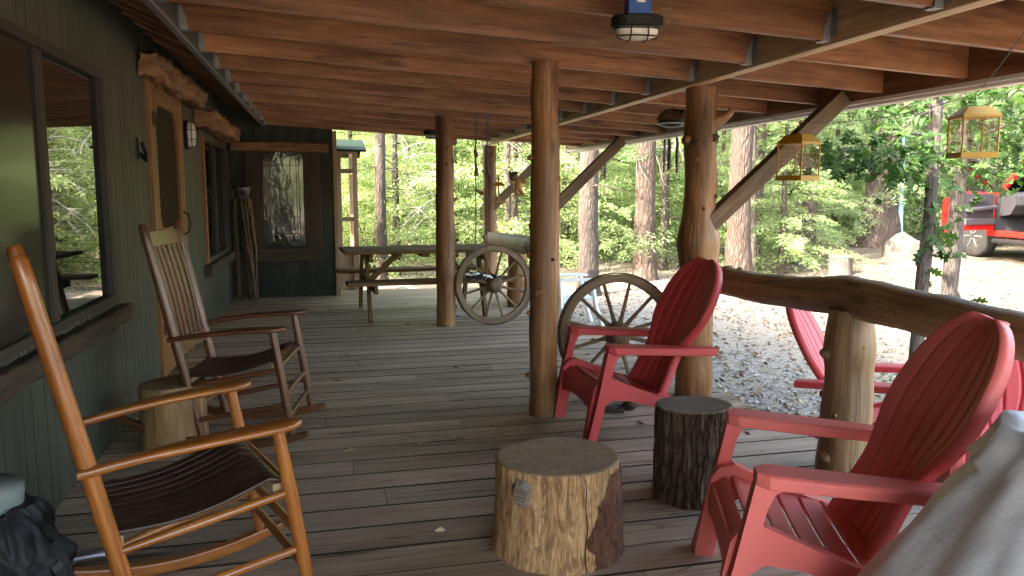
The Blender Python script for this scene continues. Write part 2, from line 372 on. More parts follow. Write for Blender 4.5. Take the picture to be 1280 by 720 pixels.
# foliage
def leafmat(name,c0,c1,tr=.35,hue=0):
    n=NT(name); r=n.math('FRACT',n.math('ADD',n.attr('rnd'),n.math('MULTIPLY',n.n('ShaderNodeObjectInfo').outputs['Random'],.45)))
    r2=n.n('ShaderNodeObjectInfo').outputs['Random']
    c=n.ramp(n.attr('rnd'),[(0,c0),(1,c1)])
    v=n.maprange(r2,0,1,.75,1.25); c=n.mix(1,c,n.n('ShaderNodeCombineColor',{0:v,1:n.maprange(r2,0,1,.8,1.15),2:v}).outputs[0],'MULTIPLY')
    d=n.n('ShaderNodeBsdfPrincipled',{'Base Color':c,'Roughness':.55,'Specular IOR Level':.3})
    t=n.n('ShaderNodeBsdfTranslucent',{0:n.mix(1,c,(1.25,1.3,.65),'MULTIPLY')})
    mx=n.n('ShaderNodeMixShader',{0:tr,1:d.outputs[0],2:t.outputs[0]}); n.t.links.new(mx.outputs[0],n.out.inputs[0]); return n.m
M['needle']=leafmat('conifer_needles',(.070,.12,.050),(.30,.385,.18),.48)
M['needle2']=leafmat('pale_conifer_needles',(.09,.145,.06),(.33,.41,.19),.48)
M['leaf']=leafmat('broad_leaves',(.075,.125,.042),(.26,.34,.13),.48)
M['oak']=leafmat('oak_leaves',(.016,.045,.008),(.050,.105,.020),.35)
M['dead']=flat('bleached_twigs',(.22,.205,.185),.9)
# ------------------------------------------------------------------ ground and deck
def gz(x,y):
    """height of the yard"""
    dx=max(x-2.6,0); dy=max(y-10.8,0); d=math.hypot(dx,dy) if x>-3 else math.hypot(dx,dy)
    t=min(max((d-2.0)/9.5,0),1); t=t*t*(3-2*t)
    z=-.30+.41*t+max(0,d-14)*.018+max(0,d-34)*.06
    return z+.05*noise.noise(V((x*.35,y*.35,0)))*min(1,d/4)+.018*noise.noise(V((x*1.7,y*1.7,3)))
def axis_steps():
    a=[]; x=-70
    while x<130:
        a.append(x); d=abs(x-5); x+= .3 if d<9 else (.6 if d<16 else (1.6 if d<35 else 6))
    return a
gx_=axis_steps(); 
b=MB(); b.grid([[V((x,y,gz(x,y))) for y in gx_] for x in gx_],True)
b.f=[f[::-1] for f in b.f]
def groundmat():
    n=NT('yard_soil'); p=n.obj(); sp=n.n('ShaderNodeSeparateXYZ',{0:p})
    fine=n.noise(p,16,8,.72,.3); mid=n.noise(p,2.1,6,.65,.5); wide=n.noise(p,.45,5,.6,.4)
    straw=n.ramp(fine,[(.28,(.045,.033,.020)),(.5,(.095,.074,.048)),(.72,(.150,.122,.083))])
    dust=n.ramp(fine,[(.3,(.068,.055,.040)),(.6,(.115,.098,.076)),(.8,(.16,.14,.113))])
    c=n.mix(n.maprange(wide,.42,.58,0,1),straw,dust)
    vo=n.n('ShaderNodeTexVoronoi',{'Vector':p,'Scale':34.0}); vc=vo.outputs['Color']
    vs=n.n('ShaderNodeSeparateColor',{0:vc}).outputs[0]
    gr=n.ramp(vs,[(0,(.20,.165,.128)),(.35,(.285,.242,.192)),(.7,(.37,.32,.262)),(1,(.46,.41,.345))])
    gr=n.mix(n.maprange(vo.outputs['Distance'],.25,.55,0,.5),gr,(.21,.172,.13)); gr=n.mix(n.maprange(wide,.40,.55,.75,0),gr,(.28,.23,.17))
    # gravel lies near the deck, thinning outwards
    e=n.math('ADD',sp.outputs[0],n.math('MULTIPLY',n.math('SUBTRACT',mid,.5),4.5))
    m=n.maprange(e,5.6,8.6,1,0); m=n.math('MULTIPLY',m,n.maprange(mid,.34,.46,.55,1))
    c=n.mix(m,c,gr)
    h=n.math('ADD',n.math('MULTIPLY',vo.outputs['Distance'],n.math('MULTIPLY',m,-1.2)),fine)
    return n.pbr(c,.92,n.bump(h,.7,.02),Specular_IOR_Level=.15)
ground=b.build('ground',groundmat()); tag(ground,kind='structure')

b=MB(); y=-1.9; k=0; rows_=[]
while y<10.72:
    w=.188+rnd(-.004,.004); z=rnd(-.0008,.0008)
    rows_.append((y,y+w)); xe=2.60+rnd(-.014,.014); cuts=[-1.16]
    if random.random()<.55: cuts.append(rnd(-.3,1.9))
    cuts.append(xe)
    for c0,c1 in zip(cuts,cuts[1:]):
        tl=rnd(-.0006,.0006); x0=c0+.0015; x1=c1-.0015
        b.obox(((x0+x1)/2,y+w/2,-.019+z),((x1-x0)/2,0,0),(0,w/2,tl),(0,0,.019),0)
    y+=w+rnd(.006,.018); k+=1
deck=b.build('deck',M['deck'])
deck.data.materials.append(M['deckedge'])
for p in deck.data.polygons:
    if abs(p.normal.z)<.5: p.material_index=1  # side faces get the painted dark of the gaps
# nail heads where the boards cross the bearers
nv=MB()
for (yb0,yb1) in rows_:
    for xx in (-1.0,-.2,.6,1.4,2.2,2.52):
        for yy in (yb0+.035,yb1-.035):
            q=(xx+rnd(-.012,.012),yy+rnd(-.006,.006)); ring=[V((q[0]+.0042*math.cos(a),q[1]+.0042*math.sin(a),.0012)) for a in [PI/3*i for i in range(6)]]; nv.add(ring,[tuple(range(6))],[[(0,0)]*6])
nail=nv.mesh('nails'); nail.materials.append(M['iron'])
bm=bmesh.new(); bm.from_mesh(deck.data); n0=len(bm.faces); bm.from_mesh(nail); bm.faces.ensure_lookup_table()
for f in bm.faces[n0:]: f.material_index=2
bm.to_mesh(deck.data); bm.free(); deck.data.materials.append(M['iron']); bpy.data.meshes.remove(nail)
tag(deck,kind='structure')
b=MB()
for xx in (-1.0,-.2,.6,1.4,2.2,2.52): b.box(xx-.02,xx+.02,-1.9,10.7,-.24,-.041)
b.box(-1.16,2.54,10.66,10.70,-.24,-.0405)
o=b.build('deck_joists',M['oldboard']); tag(o,kind='structure')

# ------------------------------------------------------------------ cabin
WX=-1.163
cabin=thing('cabin','green board sided cabin with timber framed door and windows beside the deck','cabin',(WX,4,0))
def C(bm,name,mat,parent=None,**k):
    """build in world coordinates under a thing"""
    p=parent; inv=V((0,0,0)); q=p
    while q is not None: inv-=q.location; q=q.parent
    o=bm.build(name,mat,p,**k); o.location=inv if k.get('loc') is None else o.location
    return o
# wall of vertical grooved boards, with real openings for door and windows
WIN=(1.35,4.74,.74,2.0); DOOR=(5.92,6.98,.03,2.07); WIN2=(8.2,9.98,.64,1.90)
b=MB(); y=-1.9; grooves=[]
while y<10.40:
    w=random.choice((.10,.10,.2,.15)); y1=min(y+w,10.40)
    grooves.append((y,y1)); y=y1
def spans(y0,y1):
    """vertical pieces of a board strip left free by the openings"""
    ym=(y0+y1)/2; out=[(-.15,2.62)]
    for (a,bb,z0,z1) in (WIN,DOOR,WIN2):
        if a<ym<bb: out=[(-.15,z0),(z1,2.62)]
    return out
for (y0,y1) in grooves:
    cuts=[y0]+sorted(e for w in (WIN,DOOR,WIN2) for e in w[:2] if y0<e<y1)+[y1]
    for c0,c1 in zip(cuts,cuts[1:]):
        for (z0,z1) in spans(c0,c1):
            b.box(WX-.03,WX,c0+(.0035 if c0==y0 else 0),c1-(.0035 if c1==y1 else 0),z0,z1,2)
C(b,'wall',M['siding'],cabin)
b=MB(); 
for (y0,y1) in ((-1.9,WIN[0]),(WIN[1],DOOR[0]),(DOOR[1],WIN2[0]),(WIN2[1],10.4)): b.box(WX-.10,WX-.032,y0,y1,-.15,2.62)
b.box(WX-.10,WX-.032,WIN[0],WIN[1],-.15,WIN[2]); b.box(WX-.10,WX-.032,WIN2[0],WIN2[1],-.15,WIN2[2])
for w in (WIN,DOOR,WIN2): b.box(WX-.10,WX-.032,w[0],w[1],w[3],2.62)
C(b,'wall_core',M['fascia'],cabin)
# end wall of the bump-out
EY=10.40
b=MB(); x=WX-.06
EW=(-.755,-.255,.66,1.86)
while x<.12:
    x1=min(x+.2,.12)
    cuts=[x]+[e for e in EW[:2] if x<e<x1]+[x1]
    for c0,c1 in zip(cuts,cuts[1:]):
        tp=2.62 if c1<-.735 else 2.41
        sp=[(-.05,tp)] if not (EW[0]<(c0+c1)/2<EW[1]) else [(-.05,EW[2]),(EW[3],tp)]
        for z0,z1 in sp: b.box(c0+(.003 if c0==x else 0),c1-(.003 if c1==x1 else 0),EY,EY+.03,z0,z1,2)
    x=x1
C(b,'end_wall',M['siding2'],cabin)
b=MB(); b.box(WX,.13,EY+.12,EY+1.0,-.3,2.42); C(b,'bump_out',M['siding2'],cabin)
b=MB(); b.box(.121,.175,EY-.025,EY+.09,0,2.13,2); C(b,'corner_trim',M['tan'],cabin,bevel=.004)
# leaded window in the end wall
win=bpy.data.objects.new('leaded_window',None); col.objects.link(win); win.parent=cabin; win.location=V((-.5,EY,1.26))-cabin.location
win['label']='leaded glass window with bevelled diamond motif'
b=MB(); b.box(EW[0],EW[1],EY+.02,EY+.03,EW[2],EW[3]); C(b,'pane',M['leadglass'],win)
b=MB(); y=EY+.012; x0,x1,z0,z1=EW
def ln(p,q,w=.006): b.tube([V((p[0],y,p[1])),V((q[0],y,q[1]))],w/2,6)
cx=(x0+x1)/2
for xx in (x0+.055,x0+.085,x1-.055,x1-.085): ln((xx,z0+.02),(xx,z1-.02),.008)
for zz in (z0+.05,z0+.16,z1-.05,z1-.17): ln((x0+.02,zz),(x1-.02,zz),.006)
ln((cx,z0),(cx,z0+.20)); ln((cx,z1-.22),(cx,z1))
for zz in (z0+.38,z0+.60,z0+.82): ln((x0,zz),(cx-.08,zz),.005); ln((cx+.08,zz),(x1,zz),.005)
def loop(pts,w=.009):
    P=[V((p[0],y-.002,p[1])) for p in pts]; P.append(P[0]); b.tube(P,w/2,6)
def ell(c,rx,rz,n=16,rot=0):
    return [(c[0]+math.cos(rot)*rx*math.cos(t)-math.sin(rot)*rz*math.sin(t), c[1]+math.sin(rot)*rx*math.cos(t)+math.cos(rot)*rz*math.sin(t)) for t in [2*PI*i/n for i in range(n)]]
mz=(z0+z1)/2
loop(ell((cx,mz),.055,.12)); loop([(cx,z0+.20),(cx+.045,z0+.29),(cx,z0+.38),(cx-.045,z0+.29)]); loop([(cx,z1-.20),(cx+.04,z1-.29),(cx,z1-.38),(cx-.04,z1-.29)])
for s in (-1,1):
    for zc,ro in ((mz+.19,.5),(mz-.19,-.5),(mz+.16,.95),(mz-.16,-.95),(mz-.24,-.25),(mz+.24,.25)):
        loop(ell((cx+s*.062,zc),.022,.06,12,-s*ro))
C(b,'lead_came',M['came'],win)
for s in (-1,1): b=MB(); b.plate([(0,.085),(.035,0),(0,-.085),(-.035,0)],.012,T(cx,EY+.012,mz-s*.31)@XZ); C(b,'bevel_piece',M['leadglass'],win,bevel=.004)
for s in (-1,1): b=MB(); b.plate([(0,.05),(.02,0),(0,-.05),(-.02,0)],.012,T(cx+s*.075,EY+.012,mz)@XZ); C(b,'bevel_piece',M['leadglass'],win,bevel=.004)
b=MB()
b.box(EW[0]-.20,EW[0],EY-.035,EY+.02,.63,1.87,2); b.box(EW[1],EW[1]+.22,EY-.035,EY+.02,.63,1.87,2)
C(b,'side_board',M['oldboard'],win,bevel=.004)
b=MB(); b.box(-.97,-.05,EY-.05,EY+.02,.46,.628,0); C(b,'sill_board',M['oldboard'],win,bevel=.006)
def hewn(bm,p0,p1,w,h,amp=.018,n=28,seed=0):
    """rough hewn timber between two points, section w x h"""
    p0,p1=V(p0),V(p1); d=(p1-p0); L=d.length; d.normalize(); sx=d.cross(V((0,0,1))).normalized(); u=V((0,0,1))
    rings=[]; m=20
    for k in range(n+1):
        c=p0+d*(L*k/n); rg=[]
        for i in range(m):
            a=2*PI*(i+.5)/m; ca,sa=math.cos(a),math.sin(a); s=1/max(abs(ca),abs(sa)); s=min(s,1.32)
            q=c+sx*(ca*s*w/2)+u*(sa*s*h/2)
            q+= (sx*ca+u*sa)*amp*(.8*noise.noise(q*7+V((seed,0,0)))+.55*noise.cell(q*V((1,1,1)).length*11+V((0,seed,0)))-.3+.35*noise.noise(q*24))
            rg.append(q)
        rings.append(rg)
    bm.loft(rings,True,True)
b=MB(); hewn(b,(-1.11,EY-.06,1.925),(.07,EY-.06,1.915),.11,.125,.012,30,3); C(b,'lintel',M['hewn'],cabin)
# big window by the near rocker
w=bpy.data.objects.new('window',None); col.objects.link(w); w.parent=cabin; w.location=V((WX,3.0,1.4))-cabin.location
y0,y1,z0,z1=WIN
b=MB()
b.box(WX-.05,WX+.012,y0,y0+.05,z0,z1); b.box(WX-.05,WX+.012,y1-.05,y1,z0,z1,2)
b.box(WX-.05,WX+.012,y0+.05,y1-.05,z0,z0+.04,1); b.box(WX-.05,WX+.012,y0+.05,y1-.05,z1-.045,z1,1)
b.box(WX-.05,WX+.004,3.735,3.79,z0+.04,z1-.045,2)
b.box(WX-.02,WX+.000,3.79,3.81,z0+.04,z1-.045,2)
C(b,'frame',M['darkframe'],w,bevel=.003)
b=MB(); b.box(WX-.028,WX-.02,3.81,y1-.05,z0+.04,z1-.045); o=C(b,'pane',M['pane'],w); o['label']='clear pane reflecting trees'
b=MB(); b.box(WX-.022,WX-.014,y0+.05,3.735,z0+.04,z1-.045); o=C(b,'pane',M['paneold'],w); o['label']='dull screened pane'
b=MB(); hewn(b,(WX+.028,1.2,.675),(WX+.028,4.86,.665),.07,.10,.014,44,5); C(b,'sill',M['oldboard'],w)
# dark window further along
w=bpy.data.objects.new('window',None); col.objects.link(w); w.parent=cabin; w.location=V((WX,9.0,1.2))-cabin.location
y0,y1,z0,z1=WIN2
b=MB()
b.box(WX-.05,WX+.03,y0,y0+.07,z0,z1,2); C(b,'casing',M['frame'],w,bevel=.003); b=MB()
b.box(WX-.05,WX+.03,y1-.06,y1,z0,z1,2); b.box(WX-.05,WX+.028,y0+.07,y1-.06,z0,z0+.05,1); b.box(WX-.05,WX+.028,y0+.07,y1-.06,z1-.05,z1,1)
b.box(WX-.05,WX+.010,9.10,9.17,z0+.05,z1-.05,2)
C(b,'frame',M['darkframe'],w,bevel=.003)
for a,c in ((y0+.07,9.10),(9.17,y1-.06)):
    b=MB(); b.box(WX-.028,WX-.02,a,c,z0+.05,z1-.05); C(b,'pane',M['pane'],w)
b=MB(); hewn(b,(WX+.035,8.05,.575),(WX+.035,10.08,.575),.09,.11,.012,30,8); C(b,'sill',M['oldboard'],w)
# screen door
d=bpy.data.objects.new('screen_door',None); col.objects.link(d); d.parent=cabin; d.location=V((WX,6.45,0))-cabin.location
y0,y1,z0,z1=DOOR
b=MB(); b.box(WX-.08,WX+.025,y0-.10,y0-.0,0,z1+.06,2); b.box(WX-.08,WX+.025,y1,y1+.09,0,z1+.06,2); b.box(WX-.08,WX+.025,y0,y1,z1,z1+.06,1); C(b,'door_frame',M['frame'],d,bevel=.003)
f=.10
b=MB(); xa,xb=WX-.01,WX+.022
b.box(xa,xb,y0+.006,y0+f,z0,z1-.005,2); b.box(xa,xb,y1-f,y1-.006,z0,z1-.005,2); b.box(xa,xb-.001,y0+f,y1-f,z1-f,z1-.005,1); b.box(xa,xb-.001,y0+f,y1-f,.98,1.09,1); b.box(xa,xb-.001,y0+f,y1-f,z0,z0+.16,1)
# fretted corner brackets
for s,yy in ((1,y0+f),(-1,y1-f)):
    b.plate([(yy,z1-f),(yy+s*.17,z1-f),(yy+s*.10,z1-f-.03),(yy+s*.045,z1-f-.09),(yy+s*.02,z1-f-.2),(yy,z1-f-.24)],.02,T(WX+.006,0,0)@YZ)
    b.plate([(yy,1.09),(yy+s*.10,1.09),(yy+s*.04,1.14),(yy+s*.015,1.24),(yy,1.27)],.02,T(WX+.006,0,0)@YZ)
C(b,'door_stile',M['frame'],d,bevel=.003)
b=MB(); b.box(WX-.006,WX-.003,y0+f,y1-f,1.09,z1-f); C(b,'screen',M['mesh'],d)
b=MB(); b.box(WX-.012,WX-.085+.08,y0,y1,.03,z1) if False else b.box(WX-.075,WX-.06,y0,y1,.03,z1); C(b,'inner_door',M['oldboard'],d)
b=MB()
for k in range(6): b.beam((WX+.003,y0+f,.20+k*.13),(WX+.003,y1-f,.32+k*.13),.012,.115,up=(0,-.1,1))
C(b,'lower_panel',M['redpanel'],d)
for zz in (.38,1.86):
    b=MB(); b.box(WX+.0225,WX+.032,y0-.04,y0+.07,zz-.035,zz+.035); b.tube([(WX+.030,y0,zz-.05),(WX+.030,y0,zz+.05)],.011,8); C(b,'hinge',M['iron'],d,bevel=.002)
b=MB(); b.tube([(WX+.022,y1-.05,1.0),(WX+.06,y1-.05,1.02),(WX+.075,y1-.05,1.09),(WX+.06,y1-.05,1.17),(WX+.022,y1-.05,1.19)],.008,8); C(b,'handle',M['iron'],d)
# log headers over door and window
b=MB(); hewn(b,(-1.085,5.62,2.185),(-1.085,7.62,2.185),.15,.17,.040,70,11); C(b,'lintel',M['hewn'],cabin)
b=MB(); hewn(b,(-1.06,7.84,2.03),(-1.06,10.05,2.03),.20,.17,.034,70,15); C(b,'lintel',M['hewn'],cabin)
# small iron latch hook on the wall
b=MB(); b.box(WX,WX+.012,5.49,5.55,1.56,1.70); b.tube([(WX+.01,5.52,1.60),(WX+.05,5.50,1.55),(WX+.06,5.45,1.60),(WX+.05,5.41,1.66)],.012,8)
C(b,'wall_hook',M['black'],cabin,bevel=.002)
# eave: lapped boards, then dark fascia carrying the porch roof
b=MB(); y=-1.9; k=0
while y<10.4:
    w=.30; y1=min(y+w,10.4)
    b.obox((-.950,(y+y1)/2,2.354),(.222,0,-.100),(0,(y1-y)/2-.0,.012),(.004,0,.009),0); y=y1
C(b,'soffit',M['sheath'],cabin)
# house roof rising to the left, above
b=MB(); b.obox((-4.2,3.5,4.15),(3.75,0,-1.72),(0,7.1,0),(.02,0,.045)); b.obox((-11.6,3.5,4.15),(3.75,0,1.72),(0,7.1,0),(-.02,0,.045)); C(b,'roof',M['shingle'],cabin)
b=MB(); b.box(-11,-10.9,-3.4,10.4,-.3,2.6); b.box(-10.9,WX-.101,-3.4,-3.3,-.3,2.6); b.box(-10.9,WX-.04,10.41,10.5,-.3,2.6); b.plate([(-11,2.6),(WX-.04,2.6),(-7.9,5.7)],.08,T(0,10.45,0)@XZ); b.plate([(-11,2.6),(WX-.04,2.6),(-7.9,5.7)],.08,T(0,-3.35,0)@XZ)
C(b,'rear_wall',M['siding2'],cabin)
b=MB(); b.box(WX-1.2,WX-1.1,-3.3,10.3,-.2,2.5); C(b,'inner_wall',M['oldboard'],cabin)

# ------------------------------------------------------------------ porch roof
SL=-.057
def jb(x): return 2.197+SL*(x+.711)
BX=2.35; FX=3.42
roof=thing('porch_roof','shed porch roof of reddish joists with a pale lower beam along the posts','porch roof',(1.3,4.5,2.2))
b=MB(); b.box(-.735,-.71,-1.9,EY-.002,2.185,2.46,1); C(b,'ledger',M['fascia'],roof)
b=MB(); b.box(-.737,-.705,-1.9,EY-.002,2.168,2.184,1); C(b,'ledger_flashing',M['dull'],roof)
H=.235
def joist(x0,x1,y,parent,hang0,hang1):
    b=MB(); za,zb=jb(x0),jb(x1); tw=rnd(-.004,.004)
    b.obox(((x0+x1)/2,y,(za+zb)/2+H/2),((x1-x0)/2,rnd(-.003,.003),(zb-za)/2),(0,.019,0),(0,tw,H/2),0)
    o=C(b,'joist',M['joist'],parent,bevel=.003)
    b=MB(); 
    for xx,s,on in ((x0,1,hang0),(x1,-1,hang1)):
        if not on: continue
        z=jb(xx)
        for sy in (-1,1): b.plate([(xx+s*.002,z),(xx+s*.042,z),(xx+s*.036,z+.06),(xx+s*.010,z+.12),(xx+s*.002,z+.12)],.0025,T(0,y+sy*.0225,0)@XZ)
        b.box(min(xx,xx+s*.05),max(xx,xx+s*.05),y-.024,y+.024,z-.004,z-.001)
        for sy in (-1,1): b.box(min(xx+s*.001,xx+s*.004),max(xx+s*.001,xx+s*.004),min(y+sy*.024,y+sy*.06),max(y+sy*.024,y+sy*.06),z+.01,z+.14)
    if b.v: C(b,'joist_hanger',M['dull'],o)
    return o
def bx(y): return BX+(2.22-BX)*(y-3.65+7.1)/14.2
k=-9
while True:
    y=2.545+.655*k
    if y>10.55: break
    if y>-1.85:
        joist(-.7095,bx(y)-.045,y,roof,True,True); 
        if y+.43<10.7: joist(bx(y+.43)+.045,FX-.02,y+.43,roof,False,False)
    k+=1

b=MB(); zb=jb(BX)-.012
b.obox(((BX+2.22)/2-.0-.0225,4.4,zb+.12),(.021,0,0),((2.23-BX)/2,6.35,-.02),(0,0,.12),1); b.obox(((BX+2.22)/2+.0225,4.4,zb+.122),(.021,0,0),((2.23-BX)/2,6.35,-.02),(0,0,.12),1)
C(b,'beam',M['beam'],roof,bevel=.004)
b=MB(); zf=jb(FX)-.03
b.box(FX-.019,FX+.019,-1.9,10.75,zf+.012,zf+.27,1); C(b,'rim_joist',M['joist'],roof)
b=MB(); b.box(FX+.02,FX+.095,-1.9,10.76,zf-.030,zf+.25,1); b.box(FX-.019,FX+.019,-1.9,10.76,zf-.012,zf+.0105,1); C(b,'fascia',M['edgetrim'],roof)
b=MB(); x=-.73
while x<FX+.05:
    x1=min(x+.19,FX+.08); z=jb((x+x1)/2)+H+.014
    b.obox(((x+x1)/2,4.4,z),((x1-x)/2-.002,0,SL*(x1-x)/2),(0,6.4,0),(0,0,.011),1); x=x1
C(b,'sheathing',M['sheath'],roof)
b=MB(); b.obox((1.2,4.4,jb(1.2)+H+.055),(2.35,0,SL*2.35),(0,6.45,0),(0,0,.02)); C(b,'shingles',M['shingle'],roof)

# ------------------------------------------------------------------ log posts, braces, rails
def log_post(x,y,r,top,label,seed,stubs=(),bulge=(),lean=(0,0),mat='log',base=0.0,name='log_post',cat='post'):
    t=thing(name,label,cat,(x,y,base),0,'log posts holding up the porch roof' if cat=='post' else None)
    b=MB(); n=40; pts=[];rad=[]
    for k in range(n+1):
        f=k/n; z=f*(top-base)
        rr=r*(1.04-.10*f)*(1+.05*noise.noise(V((seed*9.1,z*2.2,0))))
        for (bz,ba,bw) in bulge: rr*=1+ba*math.exp(-((z-bz)/bw)**2)
        pts.append(V((lean[0]*f+.008*noise.noise(V((z*2,seed,0))),lean[1]*f+.008*noise.noise(V((z*2,0,seed))),z))); rad.append(rr)
    b.tube(pts,rad,28,amp=.10,freq=5,seed=seed,r=.3+.4*random.random())
    for (z,a,l,up,rr) in stubs:
        dr=V((math.cos(R(a)),math.sin(R(a)),0)); c=V((0,0,z)); 
        P=[c+dr*r*.55,c+dr*(r+l*.35)+V((0,0,up*.25)),c+dr*(r+l*.8)+V((0,0,up*.7)),c+dr*(r+l)+V((0,0,up))]
        b.tube(P,[rr*1.7,rr*1.15,rr*.95,rr*.75],12,amp=.2,freq=14,seed=seed+z)
    random.seed(int(seed*13)+5)
    for q in range(9):       # shallow trimmed knots
        a=rnd(0,2*PI); z=rnd(.15,top-base-.1); dr=V((math.cos(a),math.sin(a),0)); rr=rnd(.011,.022)
        b.tube([V((0,0,z))+dr*r*.7,V((0,0,z))+dr*(r*1.02),V((0,0,z))+dr*(r*1.02+rnd(.006,.02))],[rr*1.6,rr,rr*.8],10,amp=.2,freq=20,seed=q)
    b.build('trunk',M[mat],t)
    return t
p3=log_post(1.265,4.45,.083,2.095,'slim peeled log post rising from the middle of the deck behind the big sawn stump',3,[(.25,180,.03,.0,.014),(.98,170,.02,.0,.016),(.63,178,.02,.0,.012),(1.55,182,.02,0,.014)],[])
p1=log_post(1.175,7.75,.094,2.09,'knotty log post far down the deck, left of the smaller wagon wheel',5,[(1.26,20,.04,.03,.016),(.95,15,.02,0,.02),(1.85,-10,.03,0,.03)],[])
p4=log_post(2.375,4.66,.106,2.01,'stout log post with two metal stars and a curved branch stub',8,[(1.80,-25,.085,.075,.026),(.28,-15,.05,.05,.022),(1.0,-20,.02,.0,.03),(1.68,190,.03,.0,.03)],[(1.05,.22,.10),(.95,.14,.2),(.1,.1,.2)])
p5=log_post(2.33,7.9,.09,2.0,'log post mostly hidden behind the slim post in the middle of the deck',12,[],[])
p2=log_post(2.19,10.4,.095,1.97,'sunlit orange log post at the far end of the deck by the log rail',15,[(1.33,165,.10,.06,.022),(.75,190,.02,0,.02)],[])
log_post(2.40,1.15,.10,2.03,'log post at the near end of the long rail, out past the grey cover',18,[],[])
# stars pinned to the stout post
for i,(sx,sz,rr) in enumerate(((2.300,1.665,.042),(2.425,1.695,.046))):
    dirv=V((sx-2.375,-math.sqrt(max(.0001,.099**2-(sx-2.375)**2)),0)).normalized(); pos=V((2.375,4.66,sz))+dirv*.112
    b=MB(); pts=[]
    vs=[V((0,0,.012))]+[V(((rr if k%2==0 else rr*.42)*math.sin(PI*k/5+.12*i),(rr if k%2==0 else rr*.42)*math.cos(PI*k/5+.12*i),0)) for k in range(10)]
    F=[(0,1+(k+1)%10,1+k) for k in range(10)]; b.add(vs,F,[[(0,0),(.1,0),(.1,.1)]]*10)
    o=b.build('metal_star',M['iron'],None,pos,solid=.002)
    o.rotation_euler=dirv.to_track_quat('Z','Y').to_euler()
    tag(o,('small dark metal star on the left of the stout log post','small dark metal star on the right of the stout log post, slightly higher')[i],'star ornament','metal stars on the log post')
def brace(p0,p1,label,w=.09,h=.105):
    c=(V(p0)+V(p1))/2; b=MB(); b.beam(V(p0)-c,V(p1)-c,w,h)
    o=b.build('diagonal_brace',M['brace'],None,c,bevel=.004); return tag(o,label,'brace','diagonal braces from posts to eave')
brace((2.40,4.60,1.13),(3.36,4.60,1.975),'thick weathered brace slanting up from the stout log post behind the smaller yellow cage')
brace((2.33,7.88,1.17),(3.10,7.88,1.90),'weathered diagonal brace rising to the eave right of the slim post')
brace((2.19,10.36,1.12),(2.90,10.36,1.80),'pale diagonal brace behind the yellow wooden bear ornament')
def rail(pts,rads,label,seed,stubs=(),gname='log_rail',mat='raillog'):
    o0=V(pts[0]); t=thing(gname,label,'log rail',o0)
    P=[];Q=[]
    N=48
    def lerp(arr,f):
        k=min(int(f*(len(arr)-1)),len(arr)-2); u=f*(len(arr)-1)-k; u2=u*u*(3-2*u)
        return arr[k]*(1-u2)+arr[k+1]*u2
    vp=[V(p) for p in pts]
    for k in range(N+1):
        f=k/N; P.append(lerp(vp,f)-o0+V((  .008*noise.noise(V((f*9,seed,0))),0,.007*noise.noise(V((f*8,0,seed)))))); Q.append(lerp(rads,f)*(1+.06*noise.noise(V((f*14,seed,5)))))
    b=MB(); b.tube(P,Q,26,amp=.10,freq=5,seed=seed)
    for (f,ang,l,rr) in stubs:
        c=lerp(vp,f)-o0; d=V((math.cos(R(ang)),0,math.sin(R(ang)))); r=lerp(rads,f)
        b.tube([c+d*r*.6,c+d*(r+l*.6),c+d*(r+l)],[rr*1.6,rr,rr*.85],10,amp=.2,freq=15,seed=f)
    b.build('rail',M[mat],t); return t
rail([(2.40,4.56,.80),(2.40,4.28,.803),(2.40,3.7,.815),(2.40,3.14,.866),(2.40,2.6,.85),(2.40,2.2,.836),(2.40,1.2,.84)],[.082,.086,.085,.096,.092,.085,.085],'long thick log rail in front of the stout post running to the right edge',21,[(.085,250,.03,.014),(.16,95,.014,.03),(.21,80,.012,.02),(.115,205,.012,.022)])
log_post(2.40,3.14,.112,.80,'short log post under the near log rail beside the near red chair',23,[(.60,172,.012,.012,.034),(.09,186,.014,-.01,.038)],[(.62,.10,.08),(.05,.12,.1),(.78,-.05,.08)],(0,0),'raillog',0,'rail_post','rail post')
rail([(2.2,10.32,.725),(2.2,9.6,.735),(2.2,8.9,.745),(2.2,8.15,.76),(2.2,7.98,.76)],[.092,.10,.11,.105,.10],'short barky log rail at the far end of the deck',31,[],'log_rail','raillog')
log_post(2.2,8.9,.115,.68,'short log post under the far log rail behind the smaller wagon wheel',33,[],[],(0,0),'log',0,'rail_post','rail post')
